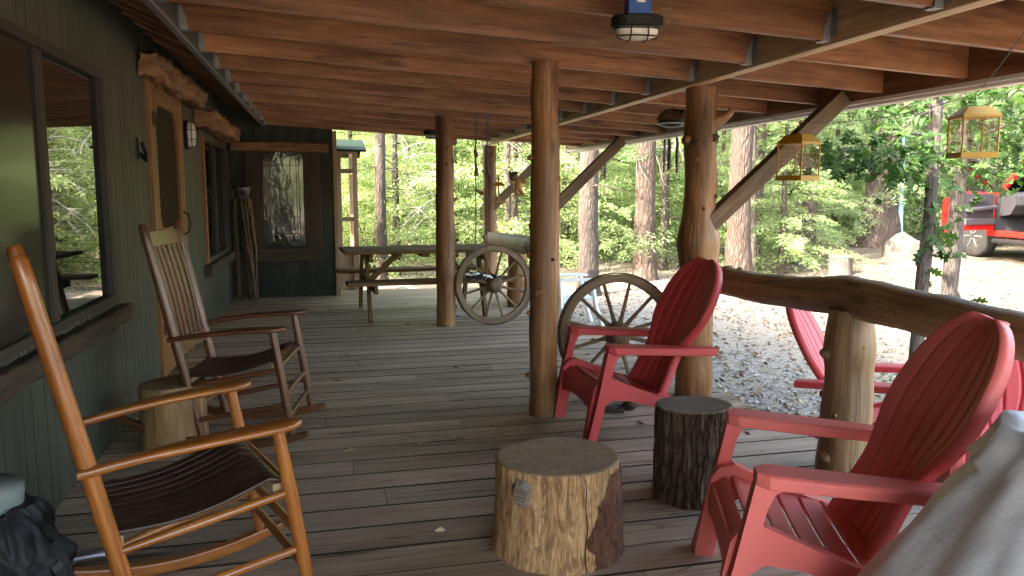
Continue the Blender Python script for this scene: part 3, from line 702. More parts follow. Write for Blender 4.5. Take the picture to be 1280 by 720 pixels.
# ------------------------------------------------------------------ rocking chairs (X forward, Y left, Z up)
def rocking_chair(label,loc,rz,mat):
    t=thing('rocking_chair',label,'rocking chair',loc,rz,'wooden rocking chairs on the deck')
    W=M[mat]; g=.335
    def px(z): return -.27-.21*(z-.585)
    for s in (-1,1):
        # back post, turned, tapering, rounded top
        b=MB(); P=[];Q=[]
        for k in range(15):
            z=.055+(1.175-.055)*k/14; P.append(V((px(z),s*(.235+.018*(z-.5)),z))); Q.append(.0225 if k<2 else .0255-.004*abs(k/14-.5))
        P.append(P[-1]+V((-.004,0,.012))); Q.append(.016)
        b.tube(P,Q,16); b.build('back_post',W,t)
        b=MB(); P=[V((.325,s*.282,.05)),V((.305,s*.282,.20)),V((.272,s*.282,.42)),V((.238,s*.282,.635))]; b.tube(P,[.0165,.022,.0225,.0185],16); b.build('front_leg',W,t)
        # flat arm, widening to a rounded paddle
        b=MB(); rings=[]
        for k in range(19):
            f=k/18; x=-.30+.61*f; z=.585+.065*f+.010*math.sin(f*PI*1.2); yc=s*(.255+.035*f+.012*math.sin(PI*f)); w=.018+.026*min(1,max(0,(f-.15)/.45))**1.0
            if f>.9: w*=math.sqrt(max(.05,1-((f-.9)/.104)**2))
            if f<.04: w*=.85
            h=.0135; rings.append([V((x,yc+w*math.copysign(abs(math.cos(a))**.6,math.cos(a)),z+h*math.copysign(abs(math.sin(a))**.7,math.sin(a)))) for a in [2*PI*i/16 for i in range(16)]])
        b.loft(rings); b.build('arm',W,t)
        # curved runner
        b=MB(); rings=[]
        for k in range(25):
            f=k/24; x=-.58+.985*f; z=.026+ .155*((x-.05)/.62)**2; e=min(f,1-f)*24; hh=.021*min(1,.55+.3*e); ww=.019
            dz=2*.155*(x-.05)/.62**2; nrm=V((-dz,0,1)).normalized()
            rings.append([V((x,s*(.262+.022*f),z))+V((0,ww*cx_,0))+nrm*(hh*cz_) for cx_,cz_ in ((-1,-1),(1,-1),(1,1),(-1,1))])
        b.loft(rings,True,False); b.build('rocker',W,t,bevel=.006)
        # side stretchers
        for z0,z1 in ((.335,.425),(.15,.235)):
            b=MB(); b.tube([(px(z0),s*.236,z0),((px(z0)+.28)/2,s*.258,(z0+z1)/2),(.332-.145*z1,s*.282,z1)],[.0125,.0155,.0125],12); b.build('stretcher',W,t)
    for z,x in ((.44,.269),(.285,.292),(.17,.308)):
        b=MB(); b.tube([(x,-.285,z),(x,0,z),(x,.285,z)],[.0125,.0155,.0125],12); b.build('stretcher',W,t)
    for z in (.33,.20):
        b=MB(); b.tube([(px(z),-.235,z),(px(z),0,z),(px(z),.235,z)],[.0125,.015,.0125],12); b.build('stretcher',W,t)
    # back: top rail, bottom rail, six slats, gently curved
    def bow(y): return -.008*(1-(y/.235)**2)
    def rail_(z,h,th):
        rings=[]; b=MB()
        for k in range(13):
            y=-.232+.464*k/12; c=V((px(z)+bow(y),y*1.03,z)); up=V((-.23,0,1)).normalized(); f=V((1,0,.23)).normalized()
            rings.append([c+f*(th*i)+up*(h*j) for i,j in ((-1,-1),(1,-1),(1,1),(-1,1))])
        b.loft(rings,True,False); b.build('back_rail',W,t,bevel=.004)
    rail_(1.105,.042,.010); rail_(.535,.034,.010)
    b=MB()
    for k in range(6):
        y=-.175+.07*k; rings=[]
        for i in range(9):
            z=.56+(1.075-.56)*i/8; c=V((px(z)+bow(y)+.012*math.sin(PI*i/8),y*(1+.04*(i/8)),z)); up=V((-.23,0,1)).normalized(); f=V((1,0,.23)).normalized()
            rings.append([c+f*(.006*p)+V((0,.0165*q,0)) for p,q in ((-1,-1),(1,-1),(1,1),(-1,1))])
        b.loft(rings,True,False)
    b.build('back_slats',W,t,bevel=.003)
    # contoured seat of dark slats on two cleats
    b=MB(); n=10
    def sz(f): return .385+.095*f-.036*math.sin(PI*min(1,f*1.08))+(.0 if f<.86 else -.05*((f-.86)/.14)**2)
    for k in range(n):
        u0=-1+2*k/n+.006; u1=-1+2*(k+1)/n-.006; rings=[]
        for i in range(19):
            f=i/18; x=-.25+.525*f; w=.222+.045*f; z=sz(f); dz=-.006*(1-(((u0+u1)/2)**2))
            rings.append([V((x,w*u0,z+dz)),V((x,w*u1,z+dz)),V((x,w*u1,z+dz+.012)),V((x,w*u0,z+dz+.012))])
        b.loft(rings,True,True)
    st=b.build('seat',M['seat'],t,bevel=.003)
    for x,z,w in ((-.215,.362,.225),(.245,.437,.262)):
        b=MB(); b.box(x-.022,x+.022,-w,w,z-.012,z+.014,1); b.build('cleat',M['raw'],st,bevel=.004)
    return t
rocking_chair('honey varnished rocking chair with slatted dark seat, nearest the viewer at the left',(-.48,2.59,0),R(20),'rocker1')
rocking_chair('darker brown rocking chair by the screen door, behind the pale stump',(-.475,4.48,0),R(-9),'rocker2')

# ------------------------------------------------------------------ red resin garden chairs (X forward)
def adirondack(label,loc,rz,mat='red'):
    t=thing('adirondack_chair',label,'garden chair',loc,rz,'red resin garden chairs')
    W=M[mat]
    # back
    def bc(v):   # centre line x,z
        z=.185+.765*v; x=-.045-.40*v-.035*math.sin(PI*v)*-1+ .03*v*v
        return x-.02*math.sin(PI*v), z
    def hw(v):
        s=min(1,max(0,(v-.30)/.28)); s=s*s*(3-2*s)
        w=.200+.012*math.cos(v*9)+.075*s
        if v>.62: w=.286*max(0,1-((v-.62)/.39)**2.3)**.5
        return max(w,.07)
    rib=[-.76,-.46,-.16,.16,.46,.76]
    rows=[]
    NV,NU=48,100
    for i in range(NV+1):
        v=i/NV; x,z=bc(v); x2,z2=bc(min(1,v+.01)); x1,z1=bc(max(0,v-.01)); tz=V((x2-x1,0,z2-z1)).normalized(); nf=V((tz.z,0,-tz.x))
        row=[]; w=hw(v)
        w_flange=.05 if v<.97 else .03
        us=[-1.0]+[-1+2*j/NU for j in range(NU+1)]+[1.0]
        for jj,u in enumerate(us):
            fl=jj in (0,len(us)-1)
            d=.055*u*u*(1-.3*v)
            yy=w*u
            groove=0
            if .04<v<.95 and not .385<v<.43:
                for q in rib:
                    if abs(u-q)<.035: groove=1
            off=d-.012*groove
            if fl: off-=.040; yy*=1.012
            p=V((x,yy,z))+nf*off
            row.append(p)
        rows.append(row)
    # roll the top edge backward
    top=rows[-1]; rows.append([p+(nf*-.040 if 0<j<len(top)-1 else nf*-.002)+V((0,0,.004)) for j,p in enumerate(top)])
    b=MB(); b.grid(rows,True); b.build('backrest',W,t,solid=.010)
    # seat of lateral slats following the curve and rolling down in front
    def sp(f):
        x=-.06+.475*f; z=.235+.125*f-.028*math.sin(PI*f)
        if f>.80: q=(f-.80)/.20; x=-.06+.475*.80+.085*math.sin(q*PI/2)*1.0; z=(.235+.125*.80-.028*math.sin(PI*.8))+.012*q-.085*(1-math.cos(q*PI/2))
        return V((x,0,z))
    b=MB(); edges=[0,.165,.33,.495,.66,.83,1.0]; wseat=lambda f:.235+.02*f
    for e0,e1 in zip(edges,edges[1:]):
        rings=[]
        for yk in range(9):
            u=-1+2*yk/8; top_=[];bot=[]
            n=7
            for i in range(n):
                f=e0+.013+(e1-e0-.026)*i/(n-1); p=sp(f); p.y=wseat(f)*u; p.z-=.010*(1-u*u); top_.append(p); bot.append(p+V((0,0,-.014)))
            rings.append(top_+bot[::-1])
        b.loft(rings,True,False)
    # front apron skirt
    rings=[]
    for yk in range(9):
        u=-1+2*yk/8; P=[]
        for x,z in ((.405,.29),(.412,.25),(.414,.205),(.412,.17)): P.append(V((x,.245*u,z-.02*0+(.03*(1-u*u) if z<.2 else 0))))
        rings.append(P+[p+V((-.012,0,0)) for p in P[::-1]])
    b.loft(rings,True,False)
    b.build('seat',W,t,bevel=.003)
    for s in (-1,1):
        # side: front leg, seat rail, rear leg
        poly=[(.455,0),(.452,.03),(.425,.20),(.405,.30),(.375,.345),(.32,.358),(.20,.308),(.05,.248),(-.07,.216),(-.14,.19),(-.30,.09),(-.40,.0),(-.335,0),(-.22,.065),(-.10,.135),(.05,.178),(.20,.222),(.30,.232),(.345,.20),(.367,.12),(.388,.0)]
        b=MB(); b.plate(poly,.038,T(0,s*.262,0)@XZ); b.build('side_frame',W,t,bevel=.006)
        # armrest with its slanting support
        b=MB(); rings=[]
        prof=[]
        for k in range(21):
            f=k/20; x=-.30+.645*f; z=.475+.048*f; yc=s*(.285+.022*f); w=.040+.022*math.sin(PI*min(1,f*.62)); 
            if f>.93: w*=math.sqrt(max(.2,1-((f-.93)/.085)**2))
            h=.021
            if f>.96: h=.018
            rings.append([V((x,yc+w*cy,z+h*cz)) for cy,cz in ((-1,-1),(-1,.7),(-.8,1),(.8,1),(1,.7),(1,-1))])
        b.loft(rings,True,False)
        P=[(.345,.535),(.348,.50),(.40,.25),(.462,.0),(.412,.0),(.358,.22),(.310,.43),(.292,.472),(.255,.497)]
        b.plate(P,.030,T(0,s*.318,0)@XZ)
        b.plate([(.348,.50),(.40,.25),(.462,.0),(.452,.0),(.388,.25),(.335,.50)],.052,T(0,s*.306,0)@XZ)
        b.build('arm',W,t,bevel=.006)
    return t
NEAR=adirondack('bright red resin garden chair nearest the viewer, beside the grey cover',(1.644,2.13,0),R(158.5))
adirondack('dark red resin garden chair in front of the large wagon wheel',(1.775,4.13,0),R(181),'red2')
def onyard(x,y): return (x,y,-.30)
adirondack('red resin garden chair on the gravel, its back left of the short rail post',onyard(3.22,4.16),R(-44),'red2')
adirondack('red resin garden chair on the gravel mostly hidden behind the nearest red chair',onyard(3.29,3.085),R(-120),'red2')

# ------------------------------------------------------------------ stumps
def stump(label,x,y,r,h,seed,side,top,amp=.05,flare=.08,barky=0,z0=0,extra=None,group=None,n=110,m=36):
    t=thing('stump',label,'stump',(x,y,z0)); b=MB(); rings=[]
    def rad(a,z):
        d=V((math.cos(a),math.sin(a),0))
        q=r*(1+amp*noise.noise(d*1.3+V((0,0,seed)))+amp*.35*noise.noise(d*5+V((0,0,seed+z*.7)))+flare*(max(0,1-z/h))**2)
        if barky:
            rr=noise.noise(V((math.cos(a)*5,math.sin(a)*5,z*3.2+seed))); r2=abs(noise.noise(V((math.cos(a)*11,math.sin(a)*11,z*5+seed))))
            q+=barky*(r2*1.5-.4)+barky*.5*rr
        else: q+=.004*noise.noise(V((math.cos(a)*17,math.sin(a)*17,z*2.4+seed)))
        return q
    for k in range(m+1):
        z=h*k/m; tilt=.018*(x if x>0 else 0)
        rings.append([V((rad(2*PI*i/n,z)*math.cos(2*PI*i/n),rad(2*PI*i/n,z)*math.sin(2*PI*i/n),z+(.006*math.sin(2*PI*i/n+seed) if k==m else 0))) for i in range(n)])
    b.loft(rings,False,True); so=b.build('side',M[side],t)
    # cut face: many rings so saw marks and checks can dip
    b=MB(); R_=[]; ring=rings[-1]
    for k in range(15):
        f=1-k/14*.995; R_.append([V((p.x*f,p.y*f,p.z*f+h*(1-f)+.0035*noise.noise(p*f*9+V((seed,0,0)))*(1 if k else 0)+(0 if k else 0))) for p in ring])
    R_=[[V((p.x,p.y,p.z)) for p in ring]]+[[V((p.x*.985,p.y*.985,p.z+.004)) for p in ring]]+[[V((p.x,p.y,p.z+.004)) for p in rg] for rg in R_[1:]]
    b.loft(R_,True,True); b.build('cut_top',M[top],t)
    if extra: extra(t,rad)
    return t
def bigx(t,rad):
    # red bark patch still clinging on the right front, and a broken grey knot at the upper left
    b=MB(); P=[]
    a0,a1=-78,-40
    for i in range(25):
        z=.004+.33*i/24; row=[]
        lo=a0+9*noise.noise(V((z*14,1,0)))+5*noise.noise(V((z*40,1,0)))+max(0,(z-.17))*150; hi=-12+5*noise.noise(V((z*12,5,0)))
        hi=max(hi,lo+2)
        for j in range(19):
            u=j/18; a=R(lo+(hi-lo)*u); e=min(1,min(u,1-u)*6)*min(1,(24-i)/3+.15)
            rr=rad(a,z)+.001+.011*e*(.7+.5*noise.noise(V((a*14,z*20,2)))+.5*noise.noise(V((a*40,z*50,2)))); row.append(V((rr*math.cos(a),rr*math.sin(a),z)))
        P.append(row)
    b.grid(P,True,uvs=.3); o=b.build('bark_patch',M['redbark'],t); o['label']='patch of reddish bark'
    b=MB(); a=R(198); d=V((math.cos(R(222)),math.sin(R(222)),0)); c=d*.243+V((0,0,.278))
    sx=V((-d.y,d.x,0)); 
    rings=[]
    for k in range(5):
        f=k/4; rings.append([c-d*.03+d*(.040*f)+(sx*math.cos(q)*.048+V((0,0,1))*math.sin(q)*.066)*(1.2-.62*f)*(1+.45*noise.noise(V((math.cos(q)*2,math.sin(q)*2,f*2)))) for q in [2*PI*i/18 for i in range(18)]])
    b.loft(rings,True,True); o=b.build('knot',M['knotwood'],t); o['label']='pale broken knot'
    b=MB()
    for aa,w in ((-90+8,.0042),):
        q=R(aa); d=V((math.cos(q),math.sin(q),0)); s_=V((-d.y,d.x,0)); 
        b.tube([d*(rad(q,z)+.0005)+V((0,0,z))+s_*.012*noise.noise(V((z*9,aa,0))) for z in [i*.34/16 for i in range(17)]],[w*.5*(1-abs(i/16-.4)) +.0008 for i in range(17)],6)
    b.build('crack',M['black'],t)
stump('large half peeled sawn stump on the deck in the foreground',.835,2.74,.238,.352,3,'peeled','endgrain',.05,.06,0,0,bigx)
stump('dark rough barked stump between the big sawn stump and the near red chair',1.563,3.064,.166,.415,9,'darkbark','enddark',.04,.03,.012,0,None,None,200,70)
stump('pale tan stump between the two rocking chairs',-.82,4.38,.165,.335,14,'palestump','endpale',.03,.05)
stump('small bleached grey stump standing alone in the sunny yard',9.0,12.15,.20,.37,19,'greystump','endpale',.05,.12,0,gz(9.0,12.15)-.03)

# ------------------------------------------------------------------ wagon wheels
def wagon_wheel(label,c,r,rz,tilt,nsp,rimw,iron):
    t=thing('wagon_wheel',label,'wagon wheel',c,0,'old wagon wheels'); t.rotation_euler=(R(tilt),0,rz)
    Mx=Matrix.Rotation(PI/2,4,'X')
    b=MB(); rings=[]
    n=72
    for k in range(n+1):
        a=2*PI*k/n; rr=.004*noise.noise(V((math.cos(a)*3,math.sin(a)*3,c[1])))
        q=[(r-rimw+rr,-.024),(r+rr,-.024),(r+rr,.024),(r-rimw+rr,.024)]
        rings.append([V((p*math.cos(a),y,p*math.sin(a)+0)) for p,y in q])
    b.loft(rings,False,False); b.build('rim',M['wheel'],t,bevel=.005)
    b=MB(); rings=[]
    for k in range(n+1):
        a=2*PI*k/n; q=[(r+.004,-.021),(r+.011,-.021),(r+.011,.021),(r+.004,.021)]; rings.append([V((p*math.cos(a),y,p*math.sin(a))) for p,y in q])
    b.loft(rings,False,False); b.build('tyre',M['iron'],t)
    b=MB(); pr=[(.022,-.09),(.062,-.09),(.066,-.075),(.06,-.055),(.083,-.04),(.087,0),(.083,.04),(.06,.055),(.064,.08),(.022,.08)]
    b.lathe(pr[:],28,M=Mx); b.build('hub',M['wheel'],t)
    b=MB(); b.lathe([(.0225,-.094),(.03,-.094),(.03,-.0905),(.0225,-.0905),(.0225,-.094)],20,M=Mx); b.build('hub_ring',M['dull'],t)
    for k in range(nsp):
        a=2*PI*(k+.5)/nsp; d=V((math.cos(a),0,math.sin(a))); b=MB()
        b.tube([d*.075,d*.12,d*(r-rimw)*.6,d*(r-rimw+.01)],[.018,.0145,.0125,.012],10,sq=(1,.8)); b.build('spoke',M['wheel'],t)
    return t
wagon_wheel('smaller wagon wheel with twelve spokes leaning between the far posts',(1.665,7.72,.408),.40,R(4),-4,12,.058,0)
wagon_wheel('large wagon wheel standing behind the dark red chair',(1.88,4.80,.408),.40,R(-3),-6,12,.055,0)

# ------------------------------------------------------------------ picnic table
t=thing('picnic_table','brown timber picnic table with attached benches at the far end of the deck','picnic table',(1.03,8.72,0),R(3))
L=.86
b=MB()
for k in range(5): y=-.34+.17*k; b.box(-L,L,y-.080,y+.080,.695,.733,0)
b.build('tabletop',M['table'],t,bevel=.004)
for s in (-1,1):
    b=MB()
    for k in range(2): y=s*(.60+.145*k); b.box(-L-.01,L+.01,y-.068,y+.068,.405,.443,0)
    b.build('bench_seat',M['table'],t,bevel=.004)
for sx in (-1,1):
    x=sx*.62
    for s in (-1,1):
        b=MB(); b.beam((x+.0,s*.24,.655),(x+.0,s*.54,0),.038,.09,up=(0,0,1)) ; b.build('leg',M['table'],t,bevel=.003)
    b=MB(); b.box(x+sx*.0+.021,x+.059,-.76,.76,.315,.404,1); b.box(x+.021,x+.059,-.36,.36,.605,.694,1); b.build('cross_rail',M['table'],t,bevel=.003)
    b=MB(); b.beam((x+.04*-sx,0,.36),(x-sx*.36,0,.66),.06,.038,up=(0,1,0)); b.build('brace',M['table'],t,bevel=.003)
b=MB(); b.box(-.04,.04,-.38,.38,.655,.694,1); b.build('cleat',M['table'],t)
b=MB(); b.box(-.32,-.26,-.38,.38,.655,.694,1); b.build('cleat',M['table'],t)

# ------------------------------------------------------------------ lamps
def ceiling_lamp(label,loc,rz,scale=1,box=True):
    t=thing('ceiling_lamp',label,'ceiling lamp',loc,rz,'caged lamps under the porch roof'); t.scale=(scale,)*3
    def ov(rx,ry,z,n=28): return [V((rx*math.copysign(abs(math.cos(a))**.75,math.cos(a)),ry*math.copysign(abs(math.sin(a))**.75,math.sin(a)),z)) for a in [2*PI*i/n for i in range(n)]]
    b=MB(); b.loft([ov(.098,.058,.0),ov(.104,.064,-.006),ov(.104,.064,-.040),ov(.094,.056,-.046)],True,False); b.build('base',M['black'],t)
    b=MB(); b.loft([ov(.086,.048,-.044),ov(.085,.047,-.062),ov(.076,.041,-.078),ov(.05,.026,-.088),ov(.01,.005,-.091)],True,True); b.build('lens',M['lens'],t)
    b=MB()
    for z,rx,ry in ((-.052,.094,.056),(-.080,.082,.046)):
        P=ov(rx,ry,z); P.append(P[0]); b.tube(P,.003,6)
    for x in (-.035,.035):
        b.tube([V((x,-.056,-.046)),V((x,-.050,-.075)),V((x,-.03,-.095)),V((x,.03,-.095)),V((x,.050,-.075)),V((x,.056,-.046))],.003,6)
    b.build('guard',M['black'],t)
    if box:
        b=MB(); b.box(-.045,.045,-.045,.045,.001,.10); o=b.build('junction_box',M['blue'],t,bevel=.005)
        b=MB(); b.box(-.014,.020,-.0468,-.0455,.045,.088); st=b.build('sticker',M['sticker'],o)
        b=MB(); b.box(-.007,.011,-.0478,-.0470,.054,.075); b.build('printed_patch',M['pinkish'],st)
    return t
ceiling_lamp('black caged ceiling lamp on a blue box, nearest and largest',(1.235,3.0,2.045),R(-8))
ceiling_lamp('black caged ceiling lamp left of the far knotty post',(1.26,9.15,2.065),R(-6),1.15,False)
# grass nest tuft at the near lamp
b=MB(); 
for k in range(90):
    c=V((rnd(-.045,.03),rnd(-.05,.05),rnd(-.01,.075))); d=V((rnd(-1,1),rnd(-1,1),rnd(-1.1,.6)))*rnd(.02,.055)
    b.tube([c,c+d*.5+V((rnd(-.01,.01),rnd(-.01,.01),rnd(-.01,.01))),c+d],[.0012,.0011,.0006],4,caps=False)
o=b.build('bird_nest',M['nest'],None,(1.345,2.99,2.02)); tag(o,'scrap of dry grass bird nest stuck beside the nearest ceiling lamp','bird nest')
# wall lamp
t=thing('wall_lamp','black caged oval wall lamp right of the screen door','wall lamp',(WX+.002,7.34,1.845))
def ovw(r1,r2,x,n=26): return [V((x,r1*math.cos(a),r2*math.copysign(abs(math.sin(a))**.8,math.sin(a)))) for a in [2*PI*i/n for i in range(n)]]
b=MB(); b.loft([ovw(.065,.125,0),ovw(.068,.128,.02),ovw(.06,.118,.03)],True,False); b.build('base',M['black'],t)
b=MB(); b.loft([ovw(.052,.108,.028),ovw(.050,.105,.06),ovw(.040,.092,.08),ovw(.01,.03,.09)],True,True); b.build('lens',M['lens'],t)
b=MB()
for zz in (-.04,.04): b.tube([V((.03,-.058,zz)),V((.085,-.045,zz)),V((.1,0,zz)),V((.085,.045,zz)),V((.03,.058,zz))],.003,6)
P=ovw(.054,.11,.06); b.tube(P+[P[0]],.003,6); b.tube([V((.03,0,-.118)),V((.09,0,-.09)),V((.1,0,0)),V((.09,0,.09)),V((.03,0,.118))],.003,6); b.build('guard',M['black'],t)

# ------------------------------------------------------------------ wind chime with its round frog-like top
t=thing('wind_chime','wind chime with round two-knobbed top and metal tubes left of the stout post','wind chime',(2.33,5.0,1.84))
b=MB(); rings=[]
b.lathe([(.018,.075),(.05,.068),(.085,.045),(.105,.01),(.108,-.004)],28); b.build('dome',M['table'],t)
b=MB(); b.lathe([(.100,-.004),(.098,-.02),(.08,-.038),(.045,-.05),(.01,-.054)],28); b.build('bowl',M['black'],t)
b=MB(); b.torus((0,0,-.028),.094,.006,36,6); b.build('rim',M['white'],t)
b=MB()
for x in (-.045,.045): b.lathe([(.004,0),(.014,.003),(.014,.012),(.004,.016)],12,M=T(x-.01,-.082,.045)@Matrix.Rotation(R(65),4,'X'))
b.build('knob',M['black'],t)
b=MB(); b.tube([V((0,0,.074)),V((.02,0,.13)),V((0,0,.20))],.0025,6); b.tube([V((0,0,-.054)),V((0,0,-.10))],.0015,6); b.build('hanger',M['cord'],t)
for k in range(5):
    a=2*PI*k/5+.3; x,y=.047*math.cos(a),.047*math.sin(a); z0=-.115-.008*k; b=MB(); b.tube([(x,y,z0),(x,y,z0-.20-.012*(k%3))],.0085,10); b.tube([(x*.6,y*.6,-.05),(x,y,z0+.002)],.0008,4); b.build('chime_tube',M['chimesteel'],t)

# ------------------------------------------------------------------ rope harness hanging by the far post
t=thing('rope_harness','black and white harness hanging on two thin knotted ropes by the smaller wagon wheel','harness',(1.46,7.35,.53))
for k,(dx,dy,zt) in enumerate(((-.04,.05,1.60),(.055,-.03,1.62))):
    b=MB(); P=[V((dx,dy,.02+(zt-.02)*i/20))+V((.004*noise.noise(V((i*.3,k,0))),0,0)) for i in range(21)]; b.tube(P,.0055,8)
    b.tube([V((dx,dy,zt-.46)),V((dx+.01,dy,zt-.43)),V((dx-.004,dy,zt-.40)),V((dx,dy,zt-.36))],[.008,.02,.018,.008],10)
    b.tube([V((dx,dy,zt-.46)),V((dx+.006,dy,zt-.55)),V((dx+.008,dy,zt-.63))],[.007,.014,.026],9)
    b.tube([V((dx,dy,zt-.40)),V((dx+.012,dy,zt-.2)),V((dx+.02,dy,zt))],.005,8)
    b.build('rope',M['cord'],t)
b=MB()
for k in range(14):
    a=rnd(0,PI); c=V((rnd(-.10,.10),rnd(-.05,.05),rnd(-.02,.02))); d=V((math.cos(a)*.07,math.sin(a)*.03,rnd(-.01,.015)))
    b.tube([c-d,c+V((0,0,.022)),c+d],[.014,.02,.012],8,sq=(1,.45))
b.build('black_strap',M['black'],t)
b=MB()
for k in range(6):
    c=V((-.13+.05*k,rnd(-.05,-.01),rnd(.0,.035))); d=V((.03,rnd(-.01,.01),rnd(-.012,.012))); b.tube([c-d,c+V((0,0,.008)),c+d],[.010,.014,.008],8,sq=(1,.5))
b.build('white_strap',M['white'],t)

# ------------------------------------------------------------------ buckets with hanks of rope in the corner
t=thing('hanging_bucket','small galvanised bucket hung in the dark corner above rope hanks','bucket',(-.985,10.20,1.335))
b=MB(); b.lathe([(.06,-.06),(.078,-.06),(.098,.06),(.104,.066),(.098,.068),(.09,.06),(.07,-.05),(.02,-.05)],28); b.build('body',M['steel'],t)
b=MB(); b.tube([V((-.098,0,.05)),V((-.08,0,.12)),V((0,0,.165)),V((.08,0,.12)),V((.098,0,.05))],.0035,6); b.build('handle',M['iron'],t)
b=MB(); b.plate([(-.03,-.02),(.03,-.02),(.035,.02),(0,.035),(-.035,.02)],.004,T(.01,-.091,0)@XZ); b.build('badge',M['iron'],t)
b=MB(); b.box(WX+.001,WX+.10,10.12,10.15,1.28,1.42,2); b.box(WX+.06,WX+.10,10.12,10.26,1.385,1.41); o=b.build('wall_bracket',M['black']); tag(o,'small black bracket holding the bucket in the corner','bracket')
def hank(label,x,y,z0,z1,r,ns,lean):
    b=MB()
    for k in range(ns):
        a=rnd(0,2*PI); q=r*math.sqrt(random.random()); P=[];ph=rnd(0,9)
        for i in range(26):
            f=i/25; z=z1+(z0-z1)*f; w=q*(.55+.6*math.sin(PI*min(1,f*1.1+.15))*.8)+.0
            P.append(V((math.cos(a+f*1.4)*w+lean*f+.020*noise.noise(V((z*13,ph,0))),math.sin(a+f*1.4)*w+.020*noise.noise(V((z*13,0,ph))),z)))
        if random.random()<.5: P[-1]+=V((rnd(-.05,.05),rnd(-.06,.0),.004)); 
        b.tube(P,rnd(.007,.011),6,caps=False,amp=.35,freq=40,seed=k)
    o=b.build('rope_hank',M['rope'],None,(x,y,0)); return tag(o,label,'rope','rope hanks in the corner')
hank('thick shaggy rope hank hanging below the small bucket to the deck',-.945,10.20,.012,1.27,.085,30,.05)
hank('thin rope hank hanging in the corner left of the thick one',-1.075,10.22,.012,1.27,.035,9,.0)

# ------------------------------------------------------------------ yellow hanging cages
def cage(label,loc,rz,s=.25):
    t=thing('hanging_cage',label,'hanging cage',loc,rz,'yellow wire cages hung on the cord')
    h=.19; hs=s/2
    def sq(q,z): return [V((-q,-q,z)),V((q,-q,z)),V((q,q,z)),V((-q,q,z))]
    b=MB(); b.loft([sq(hs*1.04,-h/2-.03),sq(hs*1.04,-h/2)],True,False); b.build('tray',M['yellow'],t,bevel=.003)
    b=MB(); b.loft([sq(hs*1.06,h/2),sq(hs*1.06,h/2+.012),sq(hs*.60,h/2+.06),sq(hs*.55,h/2+.062)],True,False); b.build('lid',M['yellow'],t,bevel=.002)
    for x in (-1,1):
        for y in (-1,1): b=MB(); b.tube([(x*hs*.97,y*hs*.97,-h/2),(x*hs*.97,y*hs*.97,h/2)],.0055,6); b.build('corner_wire',M['yellow'],t)
    b=MB(); n=7
    for side in range(4):
        Mr=Matrix.Rotation(side*PI/2,4,'Z')
        for k in range(1,n): u=-hs+s*k/n; b.tube([Mr@V((u,-hs*.97,-h/2)),Mr@V((u,-hs*.97,h/2))],.0011,4,caps=False)
        for k in range(1,n): z=-h/2+h*k/n; b.tube([Mr@V((-hs*.97,-hs*.97,z)),Mr@V((hs*.97,-hs*.97,z))],.0011,4,caps=False)
    b.build('wire_mesh',M['yellowire'],t)
    b=MB(); b.tube([(0,0,h/2+.06),(0,0,h/2+.14)],.003,6); b.build('hook',M['iron'],t)
    return t
cage('larger yellow wire cage with sloped lid hanging in front of the red truck',(3.55,3.70,1.665),R(-20),.190)
cage('smaller yellow wire cage hanging beside the weathered brace',(2.85,4.30,1.545),R(-70),.178)
b=MB()
def sag(p,q,s,n=10):
    p,q=V(p),V(q); return [p+(q-p)*(i/n)-V((0,0,s*4*(i/n)*(1-i/n))) for i in range(n+1)]
A0=(2.72,2.55,2.06); A1=(3.55,3.70,1.895); A2=(2.85,4.30,1.775); A3=(2.45,4.72,1.90)
b.tube(sag(A0,A1,.02)+sag(A1,A2,.05)[1:]+[V((2.6,4.50,1.84)),V((2.44,4.60,1.87))],.0024,6)
o=b.build('clothesline',M['cord']); tag(o,'thin cord strung below the eave carrying the two yellow cages','cord')

# ------------------------------------------------------------------ yellow wooden bear ornament
t=thing('bear_ornament','yellow wooden bear ornament with little roofed post hanging by the far brace','ornament',(2.30,9.62,1.43),R(-12))
b=MB(); b.box(-.02,.20,-.045,.045,-.135,-.115,0); b.box(-.25,-.06,-.05,.05,-.215,-.195,0); b.build('board',M['yelwood'],t,bevel=.003)
b=MB(); b.box(-.17,-.145,-.012,.012,-.195,.13,2); b.build('post',M['yelwood'],t)
b=MB(); b.loft([[V((-.245,-.055,-.005)),V((-.065,-.055,-.005)),V((-.065,.055,-.005)),V((-.245,.055,-.005))],[V((-.20,-.03,.045)),V((-.11,-.03,.045)),V((-.11,.03,.045)),V((-.20,.03,.045))]],True,False); b.build('small_roof',M['yellow'],t,bevel=.003)
def blob(b,c,rx,ry,rz,n=14,m=9):
    rings=[[V((c[0]+rx*math.sin(PI*(k+.02)/(m+.04))*math.cos(2*PI*i/n),c[1]+ry*math.sin(PI*(k+.02)/(m+.04))*math.sin(2*PI*i/n),c[2]-rz*math.cos(PI*(k+.02)/(m+.04)))) for i in range(n)] for k in range(m+1)]
    b.loft(rings,True,True)
b=MB(); blob(b,(.095,0,.0),.062,.05,.085); b.tube([(.06,-.02,-.06),(.075,-.03,-.10),(.10,-.035,-.115)],[.028,.026,.022],9); b.tube([(.12,-.02,-.06),(.145,-.03,-.095),(.165,-.035,-.115)],[.028,.024,.02],9); b.tube([(.05,-.01,.045),(.02,-.03,.04),(-.02,-.03,.05)],[.024,.02,.017],9); b.tube([(.13,-.01,.045),(.18,-.03,.045),(.21,-.03,.05)],[.024,.02,.017],9); b.build('body',M['yelwood'],t)
b=MB(); blob(b,(.03,-.005,.115),.062,.055,.058); blob(b,(-.012,-.035,.155),.02,.016,.02); blob(b,(.068,-.035,.158),.02,.016,.02); blob(b,(.012,-.055,.10),.026,.022,.02); b.build('head',M['bear'],t)
